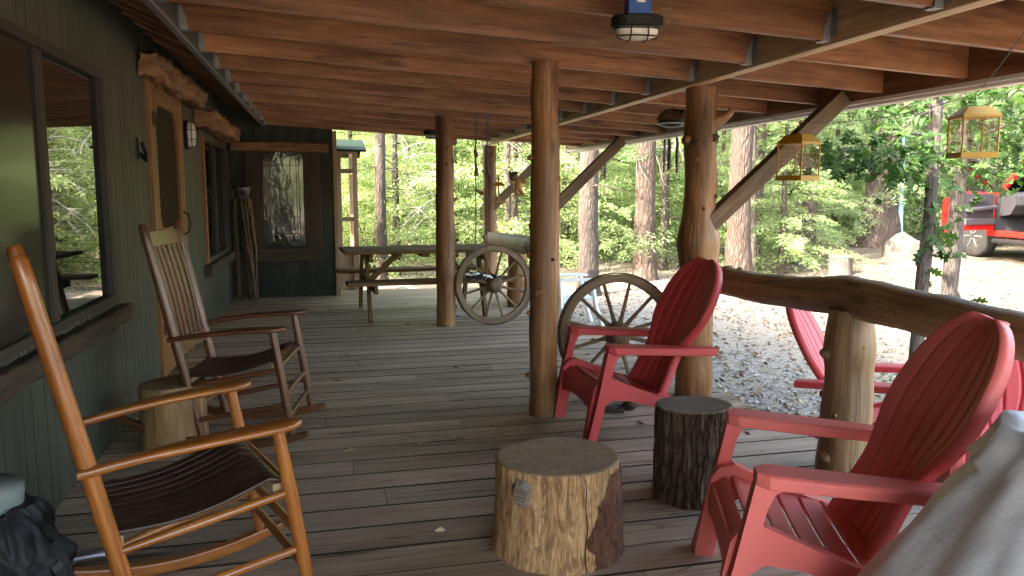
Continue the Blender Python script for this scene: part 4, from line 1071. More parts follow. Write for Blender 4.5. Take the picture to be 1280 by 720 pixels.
b=MB(); b.box(-.02,.215,-.02,.02,.035,.05,0); b.build('crossbar',M['yelwood'],t)
b=MB(); b.tube([(.10,0,.06),(.13,0,.20),(.20,.02,.42)],.0025,6); b.build('string',M['rope'],t)

# ------------------------------------------------------------------ white plastic lounger
t=thing('patio_lounger','white plastic patio lounger on the gravel beyond the deck edge','patio chair',(2.86,9.05,gz(2.95,8.9)),R(-6))
g0=0
b=MB(); b.grid([[V((-.35+.62*i/8,-.27+.54*j/8,.34+.05*i/8-.03*math.sin(PI*i/8))) for j in range(9)] for i in range(9)],True); b.build('seat',M['white'],t,solid=.02)
b=MB(); b.grid([[V((-.36-.30*i/8,-.27+.54*j/8+0,.34+.42*i/8)) for j in range(9)] for i in range(9)],True); b.build('backrest',M['white'],t,solid=.02)
for s in (-1,1):
    b=MB(); b.loft([[V((x,s*.31+w*cy,z+.014*cz)) for cy,cz in ((-1,-1),(1,-1),(1,1),(-1,1))] for x,z,w in ((-.55,.60,.03),(-.2,.61,.04),(.2,.615,.045),(.34,.605,.04))],True,False)
    b.tube([(.25,s*.31,.60),(.30,s*.31,.30),(.40,s*.32,.0)],[.03,.028,.024],8); b.tube([(-.15,s*.31,.60),(-.12,s*.30,.30),(-.02,s*.31,.0)],[.026,.026,.022],8); b.tube([(-.45,s*.30,.5),(-.6,s*.31,.0)],.024,8)
    b.build('arm',M['white'],t,bevel=.005)

# ------------------------------------------------------------------ garden shed of tan sashes beyond the end wall
t=thing('garden_shed','tan sash walled shed with green roof beyond the end wall','shed',(-.2,12.2,-.1))
y0,y1=11.5,13.2; x0,x1=-1.0,.475
b=MB()
for xx in (x0,x1-.07,x1-.30): b.box(xx,xx+.07,y0,y0+.07,-.25,1.98,2)
b.box(x0,x0+.07,y1-.07,y1,-.25,1.98,2); b.box(x1-.07,x1,y1-.07,y1,-.25,1.98,2)
C(b,'post',M['tan'],t,bevel=.003)
b=MB()
for zz in (.50,.93,1.62,1.90): b.box(x0+.07,x1-.071,y0+.01,y0+.055,zz,zz+.06,0); b.box(x1-.058,x1-.012,y0+.071,y1-.071,zz,zz+.06,1)
C(b,'rail',M['tan'],t,bevel=.003)
b=MB(); b.box(x0+.07,x1-.0715,y0+.03,y0+.05,-.25,.499,2); b.box(x1-.05,x1-.03,y0+.0705,y1-.0705,-.25,.499,2); C(b,'panel',M['tan'],t)
b=MB(); b.obox(((x0+x1)/2,y0+.25,2.045),((x1-x0)/2+.12,0,-.02),(0,.48,.10),(0,-.01,.012)); b.obox(((x0+x1)/2,y1-.35,2.045),((x1-x0)/2+.12,0,-.02),(0,.62,-.10),(0,.01,.012)); C(b,'roof',M['roofgreen'],t)

# ------------------------------------------------------------------ litter under the dark red chair
for i,(x,y,a,l,lab) in enumerate(((1.72,4.42,20,.13,'longer broken stick on the deck under the dark red chair'),(1.66,4.36,-25,.09,'short thick stick on the deck under the dark red chair, left of the pine cone'))):
    b=MB(); d=V((math.cos(R(a)),math.sin(R(a)),0)); b.tube([-d*l,V((0,.012,.006)),d*l*.6+V((0,0,.002)),d*l],[.014,.017,.013,.008],9,amp=.25,freq=20,seed=i)
    o=b.build('stick',M['thinbark'],None,(x,y,.016)); tag(o,lab,'stick')
b=MB(); blob(b,(0,0,0),.03,.03,.04)
for k in range(110):
    z=-.036+.072*k/110; q=.03*math.sqrt(max(.05,1-(z/.042)**2)); a=k*2.4; d=V((math.cos(a),math.sin(a),0)); s_=V((-d.y,d.x,0)); c=d*q+V((0,0,z))
    b.add([c-s_*.008,c+s_*.008,c+d*.014+V((0,0,.006)),c+d*.006+V((0,0,.008))],[(0,1,2),(0,2,3),(1,3,2)],[[(0,0)]*3]*3)
o=b.build('pine_cone',M['cone'],None,(1.815,4.42,.034),(R(80),0,R(30))); tag(o,'brown pine cone on the deck under the dark red chair','pine cone')

# ------------------------------------------------------------------ covered grill at the lower right
t=None
b=MB(); P=[]
NA,NR=140,40
cxr,cyr=1.86,1.20
def coverpt(a,f):
    # f 0 centre top -> 1 hem
    ca,sa=math.cos(a),math.sin(a); sq=1/max(abs(ca),abs(sa)); sq=min(sq,1.28)
    topr=.31; 
    if f<.3: q=f/.3; r=topr*q; z=.80-.02*q*q+.012*noise.noise(V((ca*q*3,sa*q*3,1)))
    else:
        q=(f-.3)/.7; r=topr+.012+.45*q**.92; z=.785-.77*q**1.08
    fold=noise.noise(V((ca*2.6,sa*2.6,f*.8)))*.022+noise.noise(V((ca*6,sa*6,f*1.3+4)))*.010
    r*=sq**(.9 if f<.4 else .55); r+=fold*max(0,f-.18)
    r+=.009*noise.noise(V((ca*9,sa*9,f*9)))*(1 if f>.2 else .3)
    z+=.02*noise.noise(V((ca*4,sa*4,f*7)))*(f>.1)
    # pinched seam rim round the top edge
    z+=.028*math.exp(-((f-.30)/.018)**2); r+=.014*math.exp(-((f-.31)/.02)**2)
    return V((r*ca,r*sa,max(z,.004)))
for k in range(NR+1):
    f=.0008+.9992*k/NR; P.append([coverpt(2*PI*i/NA,f) for i in range(NA+1)])
b.grid(P,True,uvs=3); b.f=[f[::-1] for f in b.f]
o=b.build('grill_cover',M['tarp'],None,(cxr,cyr,0),solid=.003); tag(o,'silver grey fabric cover draped over a grill in the lower right corner','grill cover')
o['label']='silver grey fabric cover draped over something bulky in the lower right corner'; o.name='fabric_cover'

# ------------------------------------------------------------------ black bag on a tub, lower left
t=thing('trash_bag','crumpled black plastic bag with a grey lid poking out by the green wall','plastic bag',(-1.02,2.57,0))
b=MB(); rings=[]
for k in range(61):
    f=k/60; z=.06+.33*f; rr=.10+.085*math.sin(PI*(f*.85+.12)); rg=[]
    for i in range(120):
        a=2*PI*i/120; q=V((math.cos(a)*2.4,math.sin(a)*2.4,z*6)); vd=noise.voronoi(q*1.15)[0]; w=rr*(1+.25*noise.noise(q)+.42*(vd[1]-vd[0])-.10*abs(noise.noise(q*4.2)))-.005; rg.append(V((w*math.cos(a),w*math.sin(a),z+.03*noise.noise(q*1.7))))
    rings.append(rg)
b.loft(rings,True,True); b.tube([(.15,-.02,.25),(.20,-.03,.20),(.215,-.035,.15),(.205,-.04,.11)],[.05,.035,.024,.003],8,smooth=False,amp=.5,freq=25); b.build('bag',M['bag'],t)
b=MB(); b.lathe([(.02,.482),(.055,.48),(.072,.465),(.074,.42),(.06,.30)],28,M=T(-.035,.02,0)@Matrix.Rotation(R(7),4,'Y')); b.build('lid',M['greylid'],t)
b=MB(); b.tube([(-.02,.06,0),(-.02,.06,.13)],.055,20); b.tube([(.07,-.02,.0),(.07,-.02,.16)],.011,10); b.build('stand',M['white'],t)
b=MB(); P=[(-1.06,2.93,.03),(-.80,3.00,.03)]; b.tube([V(P[0])+(V(P[1])-V(P[0]))*k/12 for k in range(13)],[.020+.004*rnd(-1,1) for k in range(13)],14,amp=.35,freq=28)
o=b.build('wrapped_tube',M['steel']); tag(o,'shiny foil wrapped tube lying on the deck behind the near rocking chair','tube')
# ------------------------------------------------------------------ foliage helpers
rng=np.random.default_rng(5)
def leafmesh(name,Cn,D,L,W,rv,mat,droop=None):
    """one pointed leaf blade (4 corners) per row: centre, direction, length, width"""
    n=len(Cn); D=D/np.linalg.norm(D,axis=1,keepdims=True)
    Q=rng.normal(size=(n,3)); Q[:,2]+=.3; S=np.cross(D,Q); S/=np.linalg.norm(S,axis=1,keepdims=True)
    L=L[:,None];W=W[:,None]
    vs=np.stack([Cn-D*L*.5,Cn+S*W*.5-D*L*.05,Cn+D*L*.5,Cn-S*W*.5-D*L*.05],1).reshape(-1,3)
    me=bpy.data.meshes.new(name); me.vertices.add(4*n); me.vertices.foreach_set('co',vs.astype(np.float32).ravel())
    me.loops.add(4*n); me.loops.foreach_set('vertex_index',np.arange(4*n,dtype=np.int32))
    me.polygons.add(n); me.polygons.foreach_set('loop_start',np.arange(0,4*n,4,dtype=np.int32)); me.polygons.foreach_set('loop_total',np.full(n,4,dtype=np.int32))
    a=me.attributes.new('rnd','FLOAT','POINT'); a.data.foreach_set('value',np.repeat(np.clip(rv,0,1),4).astype(np.float32))
    me.update(); me.validate(); me.materials.append(mat); return me
def conifer_leaves(h,spread,nb,per,seed,z0=.15,blade=(.11,.045),droop=.35,up=.25):
    g=np.random.default_rng(seed); Cs=[];Ds=[];Rv=[]; br=[]
    for k in range(nb):
        f=(k+g.random())/nb; z=z0+(h-z0)*f**1.05; Lb=spread*(1-f)**.75*(.55+.6*g.random())+.12; a=g.random()*2*math.pi
        d=np.array([math.cos(a),math.sin(a),0]); tone=g.random()
        m=max(8,int(per*(Lb/spread+.12))); t=g.random(m)**.75
        zz=up*t*Lb-droop*(t**2)*Lb
        side=np.array([-d[1],d[0],0]); w=.32*Lb*(1-t*.75)*(g.random(m)*2-1)
        P=d*(t*Lb)[:,None]+side*w[:,None]; P[:,2]=z+zz-.25*np.abs(w)+g.normal(size=m)*.035
        dr=d*(.6+.0*t)[:,None]+side*(np.sign(w)*(.8))[:,None]; dr[:,2]=-.35+g.normal(size=m)*.3; dr+=g.normal(size=(m,3))*.25
        Cs.append(P);Ds.append(dr);Rv.append(np.clip(.55*tone+.5*g.random(m)*.9+.1*t,0,1)); br.append((z,a,Lb))
    return np.concatenate(Cs),np.concatenate(Ds),np.concatenate(Rv),br
def bushy_leaves(h,rad,ncl,per,seed):
    g=np.random.default_rng(seed); Cs=[];Ds=[];Rv=[]
    for k in range(ncl):
        a=g.random()*2*math.pi; f=g.random(); q=rad*math.sqrt(g.random())*(.5+.5*math.sin(math.pi*(.15+.8*f))); c=np.array([q*math.cos(a),q*math.sin(a),.15+h*f]); s=.16+.22*g.random(); tone=g.random()
        P=c+g.normal(size=(per,3))*np.array([s,s,s*.6]); Cs.append(P); D=g.normal(size=(per,3)); D[:,2]-=.3; Ds.append(D); Rv.append(np.clip(.5*tone+.55*g.random(per),0,1))
    return np.concatenate(Cs),np.concatenate(Ds),np.concatenate(Rv)
def crown_obj(me,parent,name='crown'):
    o=bpy.data.objects.new(name,me); col.objects.link(o); o.parent=parent; return o
def tapered(h,r0,r1,seed,n=9,lean=(0,0),wob=.04,flare=0,m=14,amp=.12,freq=4):
    b=MB(); P=[];Q=[]
    for k in range(m+1):
        f=k/m; z=h*f
        P.append(V((lean[0]*f+wob*noise.noise(V((z*.5,seed,0))),lean[1]*f+wob*noise.noise(V((z*.5,0,seed))),z-.12*(k==0)))); Q.append(r0*(1-f)+r1*f+flare*math.exp(-z/(r0*1.6+.01)))
    b.tube(P,Q,n,amp=amp,freq=freq,seed=seed); return b
def placed(o,x,y,rz=0,s=1):
    o.location=(x,y,gz(x,y)-.04); o.rotation_euler=(0,0,rz); o.scale=(s,s,s*rnd(.92,1.1)); return o
def young(kind,seed,label,group,h,spread,nb,per,mat,blade):
    t=thing('young_conifer',label,'tree',(0,0,0),0,group)
    Cn,D,rv,br=conifer_leaves(h,spread,nb,per,seed); n=len(Cn); g=np.random.default_rng(seed+1)
    crown_obj(leafmesh('crown',Cn,D,blade[0]*(.6+.8*g.random(n)),blade[1]*(.6+.8*g.random(n)),rv,M[mat]),t)
    b=tapered(h*.97,.05+.008*h,.008,seed,7)
    for (z,a,Lb) in br[::2]: b.tube([(0,0,z),(math.cos(a)*Lb*.8,math.sin(a)*Lb*.8,z+.08*Lb)],[.012,.004],4,caps=False)
    b.build('trunk',M['thinbark'],t); return t
def bush(label,group,h,rad,ncl,per,seed,mat,name='leafy_shrub',blade=(.085,.05)):
    t=thing(name,label,'shrub',(0,0,0),0,group)
    Cn,D,rv=bushy_leaves(h,rad,ncl,per,seed); n=len(Cn); g=np.random.default_rng(seed+1)
    crown_obj(leafmesh('foliage',Cn,D,blade[0]*(.6+.8*g.random(n)),blade[1]*(.6+.8*g.random(n)),rv,M[mat]),t,'foliage')
    b=MB()
    for k in range(6): a=rnd(0,6.3); q=rad*rnd(.2,.7); b.tube([(0,0,-.1),(q*.4*math.cos(a),q*.4*math.sin(a),h*.4),(q*math.cos(a),q*math.sin(a),h*rnd(.7,1))],[.022,.014,.004],5,caps=False)
    b.build('stem',M['thinbark'],t); return t
G1='feathery young conifers along the forest edge'; G2='leafy shrubs under the forest trees'
L1='feathery green young conifer with branches to the ground at the sunny forest edge'
L2='pale yellowish green young conifer standing among the darker ones'
L3='tall dark green young fir standing deeper in the forest'
L4='leafy bright green shrub growing under the forest trees'
protos=[young('a',11,L1,G1,6.2,1.9,95,350,'needle',(.075,.020)),young('b',12,L2,G1,5.2,1.7,80,350,'needle2',(.085,.019)),young('c',13,L3,G1,9.5,2.3,115,300,'needle',(.085,.025))]
shrubs=[bush(L4,G2,1.7,1.0,40,190,21,'leaf',blade=(.038,.021)),bush(L4,G2,3.2,1.2,60,200,22,'leaf',blade=(.042,.023))]
used=set()
def put(arr,i,x,y,s,label=None,group=None):
    p=arr[i]
    if id(p) in used: o=copy_tree(p)
    else: used.add(id(p)); o=p
    return placed(o,x,y,rnd(0,6.28),s)
def pol(r,deg): return r*math.sin(R(deg)),r*math.cos(R(deg))
spots=[]
random.seed(42)
def far_ok(x,y,dmin): return all((x-a)**2+(y-c)**2>dmin*dmin for a,c in spots)
def clear(x,y):
    # keep the truck, the yard trunks and the shed free
    if (x-13.2)**2+(y-9.5)**2<20 or (x-12.5)**2+(y-12.8)**2<9: return False
    if x<2.2 and y<14.6: return False
    return True
cnt=0
for (r0,r1,n,dm,kinds) in ((15.2,18.5,26,1.7,(0,1,0)),(18.5,24,34,1.9,(0,1,2,0)),(24,33,34,2.2,(0,2,2,1))):
    m=0;tries=0
    while m<n and tries<3000:
        tries+=1
        a=rnd(-5,54); x,y=pol(rnd(r0,r1),a)
        if a<14: 
            # left of the middle the wood comes closer to the deck end
            y-=1.5
        if clear(x,y) and far_ok(x,y,dm):
            spots.append((x,y)); put(protos,random.choice(kinds),x,y,rnd(.75,1.25)); m+=1
m=0;tries=0; sp2=[]
while m<34 and tries<3000:
    tries+=1; a=rnd(-3,52); x,y=pol(rnd(15.6,24),a)
    if a<14: y-=1.6
    if clear(x,y) and all((x-p)**2+(y-q)**2>1.2 for p,q in sp2): sp2.append((x,y)); put(shrubs,random.choice((0,0,1)),x,y,rnd(.55,1.15)); m+=1

# ------------------------------------------------------------------ tall pines whose trunks stand at the yard edge
def crownmesh(seed,h0,h1,rad,n):
    g=np.random.default_rng(seed); Cs=[]
    cl=60
    for k in range(cl):
        f=g.random(); a=g.random()*6.28; q=rad*(1-f*.75)*math.sqrt(g.random()); c=np.array([q*math.cos(a),q*math.sin(a),h0+(h1-h0)*f]); Cs.append(c+g.normal(size=(n,3))*np.array([.45,.45,.25]))
    Cn=np.concatenate(Cs); m=len(Cn); D=g.normal(size=(m,3)); return leafmesh('crown',Cn,D,.22+.12*g.random(m),.09+.05*g.random(m),g.random(m),M['needle'])
pine_crowns=[crownmesh(71,7,19,2.6,70),crownmesh(72,8,21,2.2,70)]
def pine(label,x,y,r,lean,seed,h=19,mat='pinebark',flare=.5,crown=True,name='pine_tree',group=None,twigs=0):
    t=thing(name,label,'tree',(x,y,gz(x,y)),0,group)
    b=MB(); P=[];Q=[]; m=46; Hh=h
    zs=[-.25]+[.06*k for k in range(0,20)]+[1.2+.25*k for k in range(0,20)]+[6.2+(Hh-6.2)*k/8 for k in range(1,9)]
    for z in zs:
        f=max(z,0)/Hh; P.append(V((lean[0]*z+.05*noise.noise(V((z*.3,seed,0))),lean[1]*z+.05*noise.noise(V((z*.3,0,seed))),z))); Q.append(r*(1-.75*f)*(1+flare*math.exp(-max(z,0)/(r*1.5))))
    b.tube(P,Q,30 if r>.15 else 12,amp=.13,freq=3.2,seed=seed)
    for k in range(twigs):
        a=rnd(0,6.28); z=rnd(1.2,5.5); l=rnd(.2,.8); b.tube([V((lean[0]*z,lean[1]*z,z)),V((lean[0]*z+math.cos(a)*l,lean[1]*z+math.sin(a)*l,z+rnd(-.3,.1)))],[.014,.004],5,caps=False)
    b.build('trunk',M[mat],t)
    if crown:
        o=crown_obj(random.choice(pine_crowns),t); o.rotation_euler=(0,0,rnd(0,6))
    return t
pine('thick pine trunk right of the stout post, behind the weathered brace',7.05,12.3,.205,(.0,0),41,17)
pine('pine trunk behind the smaller yellow cage with flared foot',9.4,13.9,.235,(-.004,0),42,18)
pine('thickest pine trunk with grey plated bark beside the blue board',12.45,15.5,.36,(.012,0),43,21,flare=.6)
pine('reddish brown pine trunk behind the large wagon wheel',5.72,13.3,.20,(0,0),44,17,flare=.3)
pine('dark pine trunk seen between the slim post and the stout post',4.15,11.9,.165,(.0,0),45,16,'thinbark',.35,True,'pine_tree',None,14)
pine('pale slender trunk seen left of the far knotty post',.98,14.0,.105,(.004,0),46,15,'thinbark',.3,True,'pine_tree',None,26)
pine('pale trunk seen just right of the far knotty post behind the picnic table',2.68,16.8,.13,(0,0),47,15,'pinebark',.3,True,'pine_tree',None,10)
pine('grey pine trunk showing between the far brace and the slim post',4.05,16.0,.16,(0,0),48,16,'pinebark',.3,True,'pine_tree',None,6)
random.seed(77)
first=None
sl=[(7.7,12.9),(8.0,13.3),(8.45,15.6),(10.1,15.9),(10.6,16.8),(4.9,14.5),(6.35,14.9),(3.3,15.9),(11.2,18),(1.6,17.5),(5.2,17.6),(7.4,17.5),(13.9,18.6),(3.2,13.4),(6.0,16.4),(9.3,18.4),(12.1,19.4),(8.9,17.0)]
for i,(x,y) in enumerate(sl):
    if first is None:
        first=pine('slim bare tree trunk standing among the young conifers',x,y,.062,(.005,0),51,11,'thinbark',.25,False,'slim_tree','slim bare trunks in the forest',16); o=first
    else: o=copy_tree(first)
    o.location=(x,y,gz(x,y)); s=rnd(.7,1.5); o.scale=(s,s,rnd(.8,1.1)); o.rotation_euler=(rnd(-.03,.03),rnd(-.04,.04),rnd(0,6))
# bleached dead limbs
def dead(label,x,y,z,n,seed,dirx,spread=1.6):
    random.seed(seed); t=thing('dead_tree',label,'dead tree',(x,y,gz(x,y)),0,'bleached dead trees')
    tapered(z+1.2,.055,.02,seed,8).build('trunk',M['dead'],t)
    b=MB()
    for k in range(n):
        z0=z+rnd(-.9,.9); a=rnd(-.9,.9)+(0 if dirx>0 else PI); l=rnd(.7,1.0)*spread; P=[V((0,0,z0))]
        d=V((math.cos(a),math.sin(a),.35)); p=V((0,0,z0))
        for i in range(9):
            p=p+d.normalized()*(l/9); d.z-=rnd(.06,.22); d.x+=rnd(-.12,.12); d.y+=rnd(-.1,.1); P.append(p.copy())
        b.tube(P,[.012*(1-i/11) for i in range(10)],5,caps=False)
        for q in range(4):
            i=random.randint(3,8); p=P[i].copy(); d2=V((rnd(-1,1),rnd(-1,1),rnd(-1.2,.3))); PP=[p.copy()]
            for j in range(6): p=p+d2.normalized()*(l*.07); d2+=V((rnd(-.4,.4),rnd(-.4,.4),rnd(-.4,.1))); PP.append(p.copy())
            b.tube(PP,[.006*(1-j/8) for j in range(7)],4,caps=False)
    b.build('branch',M['dead'],t); return t
dead('bleached bare limbs arching down left of the stout post',6.75,13.2,3.1,16,61,-1,1.7)
dead('tangle of bleached twigs behind the far knotty post',2.3,14.6,2.0,14,62,-1,1.6)

# ------------------------------------------------------------------ oak saplings close to the rail
def oakleaf():
    half=[(0,0),(.07,.06),(.03,.13),(.20,.24),(.08,.33),(.33,.50),(.13,.58),(.30,.78),(.10,.80),(.06,.95),(0,1.0)]
    return half
OL=oakleaf()
def oak_leaves(b,c,n,rad,size=(.10,.165),g=random):
    n=int(n*1.9)
    for k in range(n):
        p=V(c)+V((g.gauss(0,rad[0]),g.gauss(0,rad[1]),g.gauss(0,rad[2]))); s=g.uniform(*size)
        d=V((g.gauss(0,1),g.gauss(0,1),g.gauss(-.5,.6))).normalized(); q=V((g.gauss(0,.8),g.gauss(0,.8),1)); sx=d.cross(q).normalized(); nn=sx.cross(d)
        L=[p+d*(y*s)+sx*(x*s)+nn*(abs(x)*s*.35-(y**2)*s*.18) for x,y in OL]; Rr=[p+d*(y*s)-sx*(x*s)+nn*(abs(x)*s*.35-(y**2)*s*.18) for x,y in OL]
        m=len(OL); vs=L+Rr; F=[];U=[]
        for i in range(m-1):
            F.append((i,i+1,m+i+1,m+i)); U.append([(0,0)]*4)
        b.add(vs,F,U,False,g.random())
def sapling(label,x,y,r,lean,seed,clusters,h=4.6):
    random.seed(seed); t=thing('oak_sapling',label,'tree',(x,y,gz(x,y)))
    b=MB(); P=[];Q=[]
    for k in range(24):
        f=k/23; z=-.1+h*f; P.append(V((lean[0]*z+lean[1]*math.sin(z*1.3)+.02*noise.noise(V((z,seed,0))),.02*noise.noise(V((z,0,seed))),z))); Q.append(r*(1-.5*f)*(1+.35*math.exp(-z/.15)))
    b.tube(P,Q,16,amp=.14,freq=9,seed=seed)
    o0=V(t.location); lf=MB()
    for (c,n,rad) in clusters:
        c=V(c)-o0; z=min(max(c.z+ (.25 if c.z<2.2 else -.3),.3),h-.2); j=min(range(24),key=lambda k:abs(P[k].z-z)); p0=P[j]; mid=(p0+c)/2+V((0,0,.10))
        b.tube([p0,mid,c,c+(c-p0)*.18],[.016,.011,.006,.003],6,caps=False,amp=.2,freq=12,seed=seed)
        for q in range(5):
            e=c+V((random.gauss(0,rad[0]),random.gauss(0,rad[1]),random.gauss(0,rad[2]))); b.tube([mid.lerp(c,random.uniform(.3,1)),e],[.004,.002],4,caps=False)
        oak_leaves(lf,c,n,rad)
    b.build('trunk',M['oakbark'],t); lf.build('crown',M['oak'],t); return t
sapling('slender dark oak sapling left of the larger yellow cage, with a low leafy branch',4.68,5.32,.058,(.028,.012),81,
   [((3.95,5.3,1.62),46,(.16,.2,.10)),((4.25,5.25,1.66),46,(.16,.2,.10)),((4.50,5.2,1.55),30,(.12,.15,.10)),((4.62,5.3,2.05),24,(.2,.25,.10)),((4.2,5.4,2.1),26,(.25,.3,.10)),((4.76,5.25,.98),16,(.05,.06,.13)),((4.3,5.5,3.0),50,(.5,.5,.25)),((5.0,5.3,3.5),60,(.5,.5,.3)),((4.8,5.0,4.3),60,(.5,.5,.3))])
sapling('thicker oak sapling right behind the larger yellow cage',5.66,6.05,.080,(.022,-.010),82,
   [((5.3,5.9,1.62),24,(.14,.2,.12)),((5.85,5.9,1.56),34,(.16,.2,.12)),((6.15,6.0,1.7),34,(.2,.2,.14)),((5.6,5.8,2.1),44,(.3,.3,.14)),((6.1,5.9,2.25),50,(.3,.3,.16)),((5.25,6.1,2.2),40,(.3,.3,.14)),((6.5,5.6,2.0),40,(.3,.3,.18)),((5.72,5.95,.3),5,(.05,.05,.04)),((5.6,6.2,3.2),70,(.6,.6,.3)),((6.3,6.0,3.7),70,(.6,.6,.3)),((5.4,6.0,4.3),60,(.6,.6,.3))],5.0)
# weeds by the chairs
for i,(x,y,lab) in enumerate(((4.35,5.0,'small leafy weed on the gravel left of the slender sapling foot'),(4.95,4.9,'small leafy weed on the gravel right of the slender sapling foot'),(3.72,4.55,'low green weed beside the gravel red chair arm'))):
    t=thing('leafy_weed',lab,'weed',(x,y,gz(x,y))); lf=MB(); b=MB()
    for k in range(7):
        a=rnd(0,6.3); e=V((.12*math.cos(a),.12*math.sin(a),rnd(.1,.22))); b.tube([V((0,0,-.02)),e*.6+V((0,0,.03)),e],[.004,.003,.002],4,caps=False); oak_leaves(lf,e,5,(.03,.03,.03),(.04,.075))
    b.build('stem',M['leaf'],t); lf.build('foliage',M['leaf'],t)

# ------------------------------------------------------------------ gravel and litter scattered by the deck
def scatter(n,fn,size,mat,name,flat_=.6):
    random.seed(3); b=[]; vs=[];fs=[];rv=[]
    base=[V((1,0,0)),V((-1,0,0)),V((0,1,0)),V((0,-1,0)),V((0,0,1)),V((0,0,-1))]; F=[(0,2,4),(2,1,4),(1,3,4),(3,0,4),(2,0,5),(1,2,5),(3,1,5),(0,3,5)]
    for k in range(n):
        x,y=fn(); s=random.uniform(*size)*random.random()**.6; a=rnd(0,6.3); o=len(vs); z=gz(x,y)
        e=rnd(.6,1.5)
        for p in base:
            q=V((p.x*s*e*rnd(.8,1.2),p.y*s*rnd(.8,1.2),p.z*s*flat_*rnd(.7,1.2))); vs.append((x+q.x*math.cos(a)-q.y*math.sin(a),y+q.x*math.sin(a)+q.y*math.cos(a),z+s*flat_*.35+q.z)); rv.append(0)
        r=random.random(); rv[-6:]=[r]*6
        fs+=[tuple(i+o for i in f) for f in F]
    me=bpy.data.meshes.new(name); me.from_pydata(vs,[],fs); at=me.attributes.new('rnd','FLOAT','POINT'); at.data.foreach_set('value',rv); me.materials.append(mat)
    o=bpy.data.objects.new(name,me); col.objects.link(o); o['kind']='stuff'; return o
def stonemat():
    n=NT('grey_stones'); c=n.ramp(n.attr('rnd'),[(0,(.17,.14,.11)),(.45,(.265,.228,.185)),(.8,(.35,.31,.26)),(1,(.44,.395,.34))]); return n.pbr(c,.9,n.bump(n.noise(n.obj(),60,4),.3,.003),Specular_IOR_Level=.2)
def near_deck():
    while True:
        x=2.64+abs(random.gauss(0,2.6)); y=rnd(1.2,11.5)
        if x<9 and (x<6.4+rnd(-1,1) or random.random()<.25): return x,y
scatter(6500,near_deck,(.008,.034),stonemat(),'gravel')
def littermat():
    n=NT('dry_litter'); c=n.ramp(n.attr('rnd'),[(0,(.10,.06,.035)),(.5,(.26,.18,.10)),(1,(.42,.33,.21))]); return n.pbr(c,.9,Specular_IOR_Level=.2)
def yard():
    while True:
        x,y=pol(rnd(5.5,16),rnd(8,52))
        if x>3: return x,y
g=[yard() for _ in range(7000)]; g=[(x,y,gz(x,y)+.012) for x,y in g]+[(rnd(-.9,2.55),rnd(2,10.4),.005) for _ in range(70)]+[(2.55-abs(random.gauss(0,.25)),rnd(2,10.4),.005) for _ in range(50)]; g=np.array(g); n=len(g); D=rng.normal(size=(n,3)); D[:,2]*=.25; D[-120:,2]=0
me=leafmesh('dry_litter',g,D,.03+.07*rng.random(n),.008+.03*rng.random(n)**2,rng.random(n),littermat()); o=bpy.data.objects.new('dry_litter',me); col.objects.link(o); o['kind']='stuff'
# a bark scrap or two on the deck
# ------------------------------------------------------------------ boulder and blue board
b=MB(); rings=[]
for k in range(13):
    f=k/12; z=-.12+.50*f; rr=math.sqrt(max(.0,1-(abs(f-.25)/.78)**2.4)); rg=[]
    for i in range(36):
        a=2*PI*i/36; q=V((math.cos(a)*1.4,math.sin(a)*1.4,f*1.6)); w=rr*(1+.22*noise.noise(q+V((4,0,0)))+.08*noise.noise(q*3)); rg.append(V((.52*w*math.cos(a),.30*w*math.sin(a),z*(1-.28*math.cos(a)))))
    rings.append(rg)
b.loft(rings,True,False); o=b.build('boulder',flat('pale_rock',(.085,.079,.070),.95,0,9,.35,.9,.1,(.035,.03,.024),5,.45,.6),None,(11.5,13.35,gz(11.5,13.35)),(0,0,R(-38))); tag(o,'pale flat boulder lying in front of the blue board','boulder')
b=MB(); b.obox((0,0,1.1),(.005,0,0),(0,.025,0),(0,0,1.15)) if False else b.beam((0,0,-.1),(-.10,.03,2.6),.15,.05,up=(.7,.7,0))
o=b.build('blue_board',M['bluepaint'],None,(12.86,15.3,gz(12.86,15.3)),bevel=.004); tag(o,'light blue painted board leaning upright against the thickest pine','board')

# ------------------------------------------------------------------ red pickup truck, driver door open (X forward, Y left; origin under the front left wheel)
t=thing('pickup_truck','red pickup truck parked in the yard with its front door wide open','pickup truck',(12.22,12.62,gz(12.22,12.62)),R(80))
CR=M['carred']
def side(yc,name):
    b=MB()
    arch=[(.47*math.cos(R(a)),.42+.47*math.sin(R(a))) for a in range(0,181,15)]
    b.plate([(.95,.55),(.97,.85),(.93,1.12),(.55,1.20),(-.55,1.24),(-.55,.50),(-.47,.42)]+arch[::-1][1:-1]+[(.47,.42),(.9,.45)],.06,T(0,yc,0)@XZ)
    return b
b=side(-.03,'f'); b.plate([(-2.86,.52),(-2.86,1.28),(-4.95,1.30),(-4.98,.62),(-4.1,.55)]+[(-3.58+.47*math.cos(R(a)),.42+.47*math.sin(R(a))) for a in range(180,-1,-15)],.06,T(0,-.03,0)@XZ); 
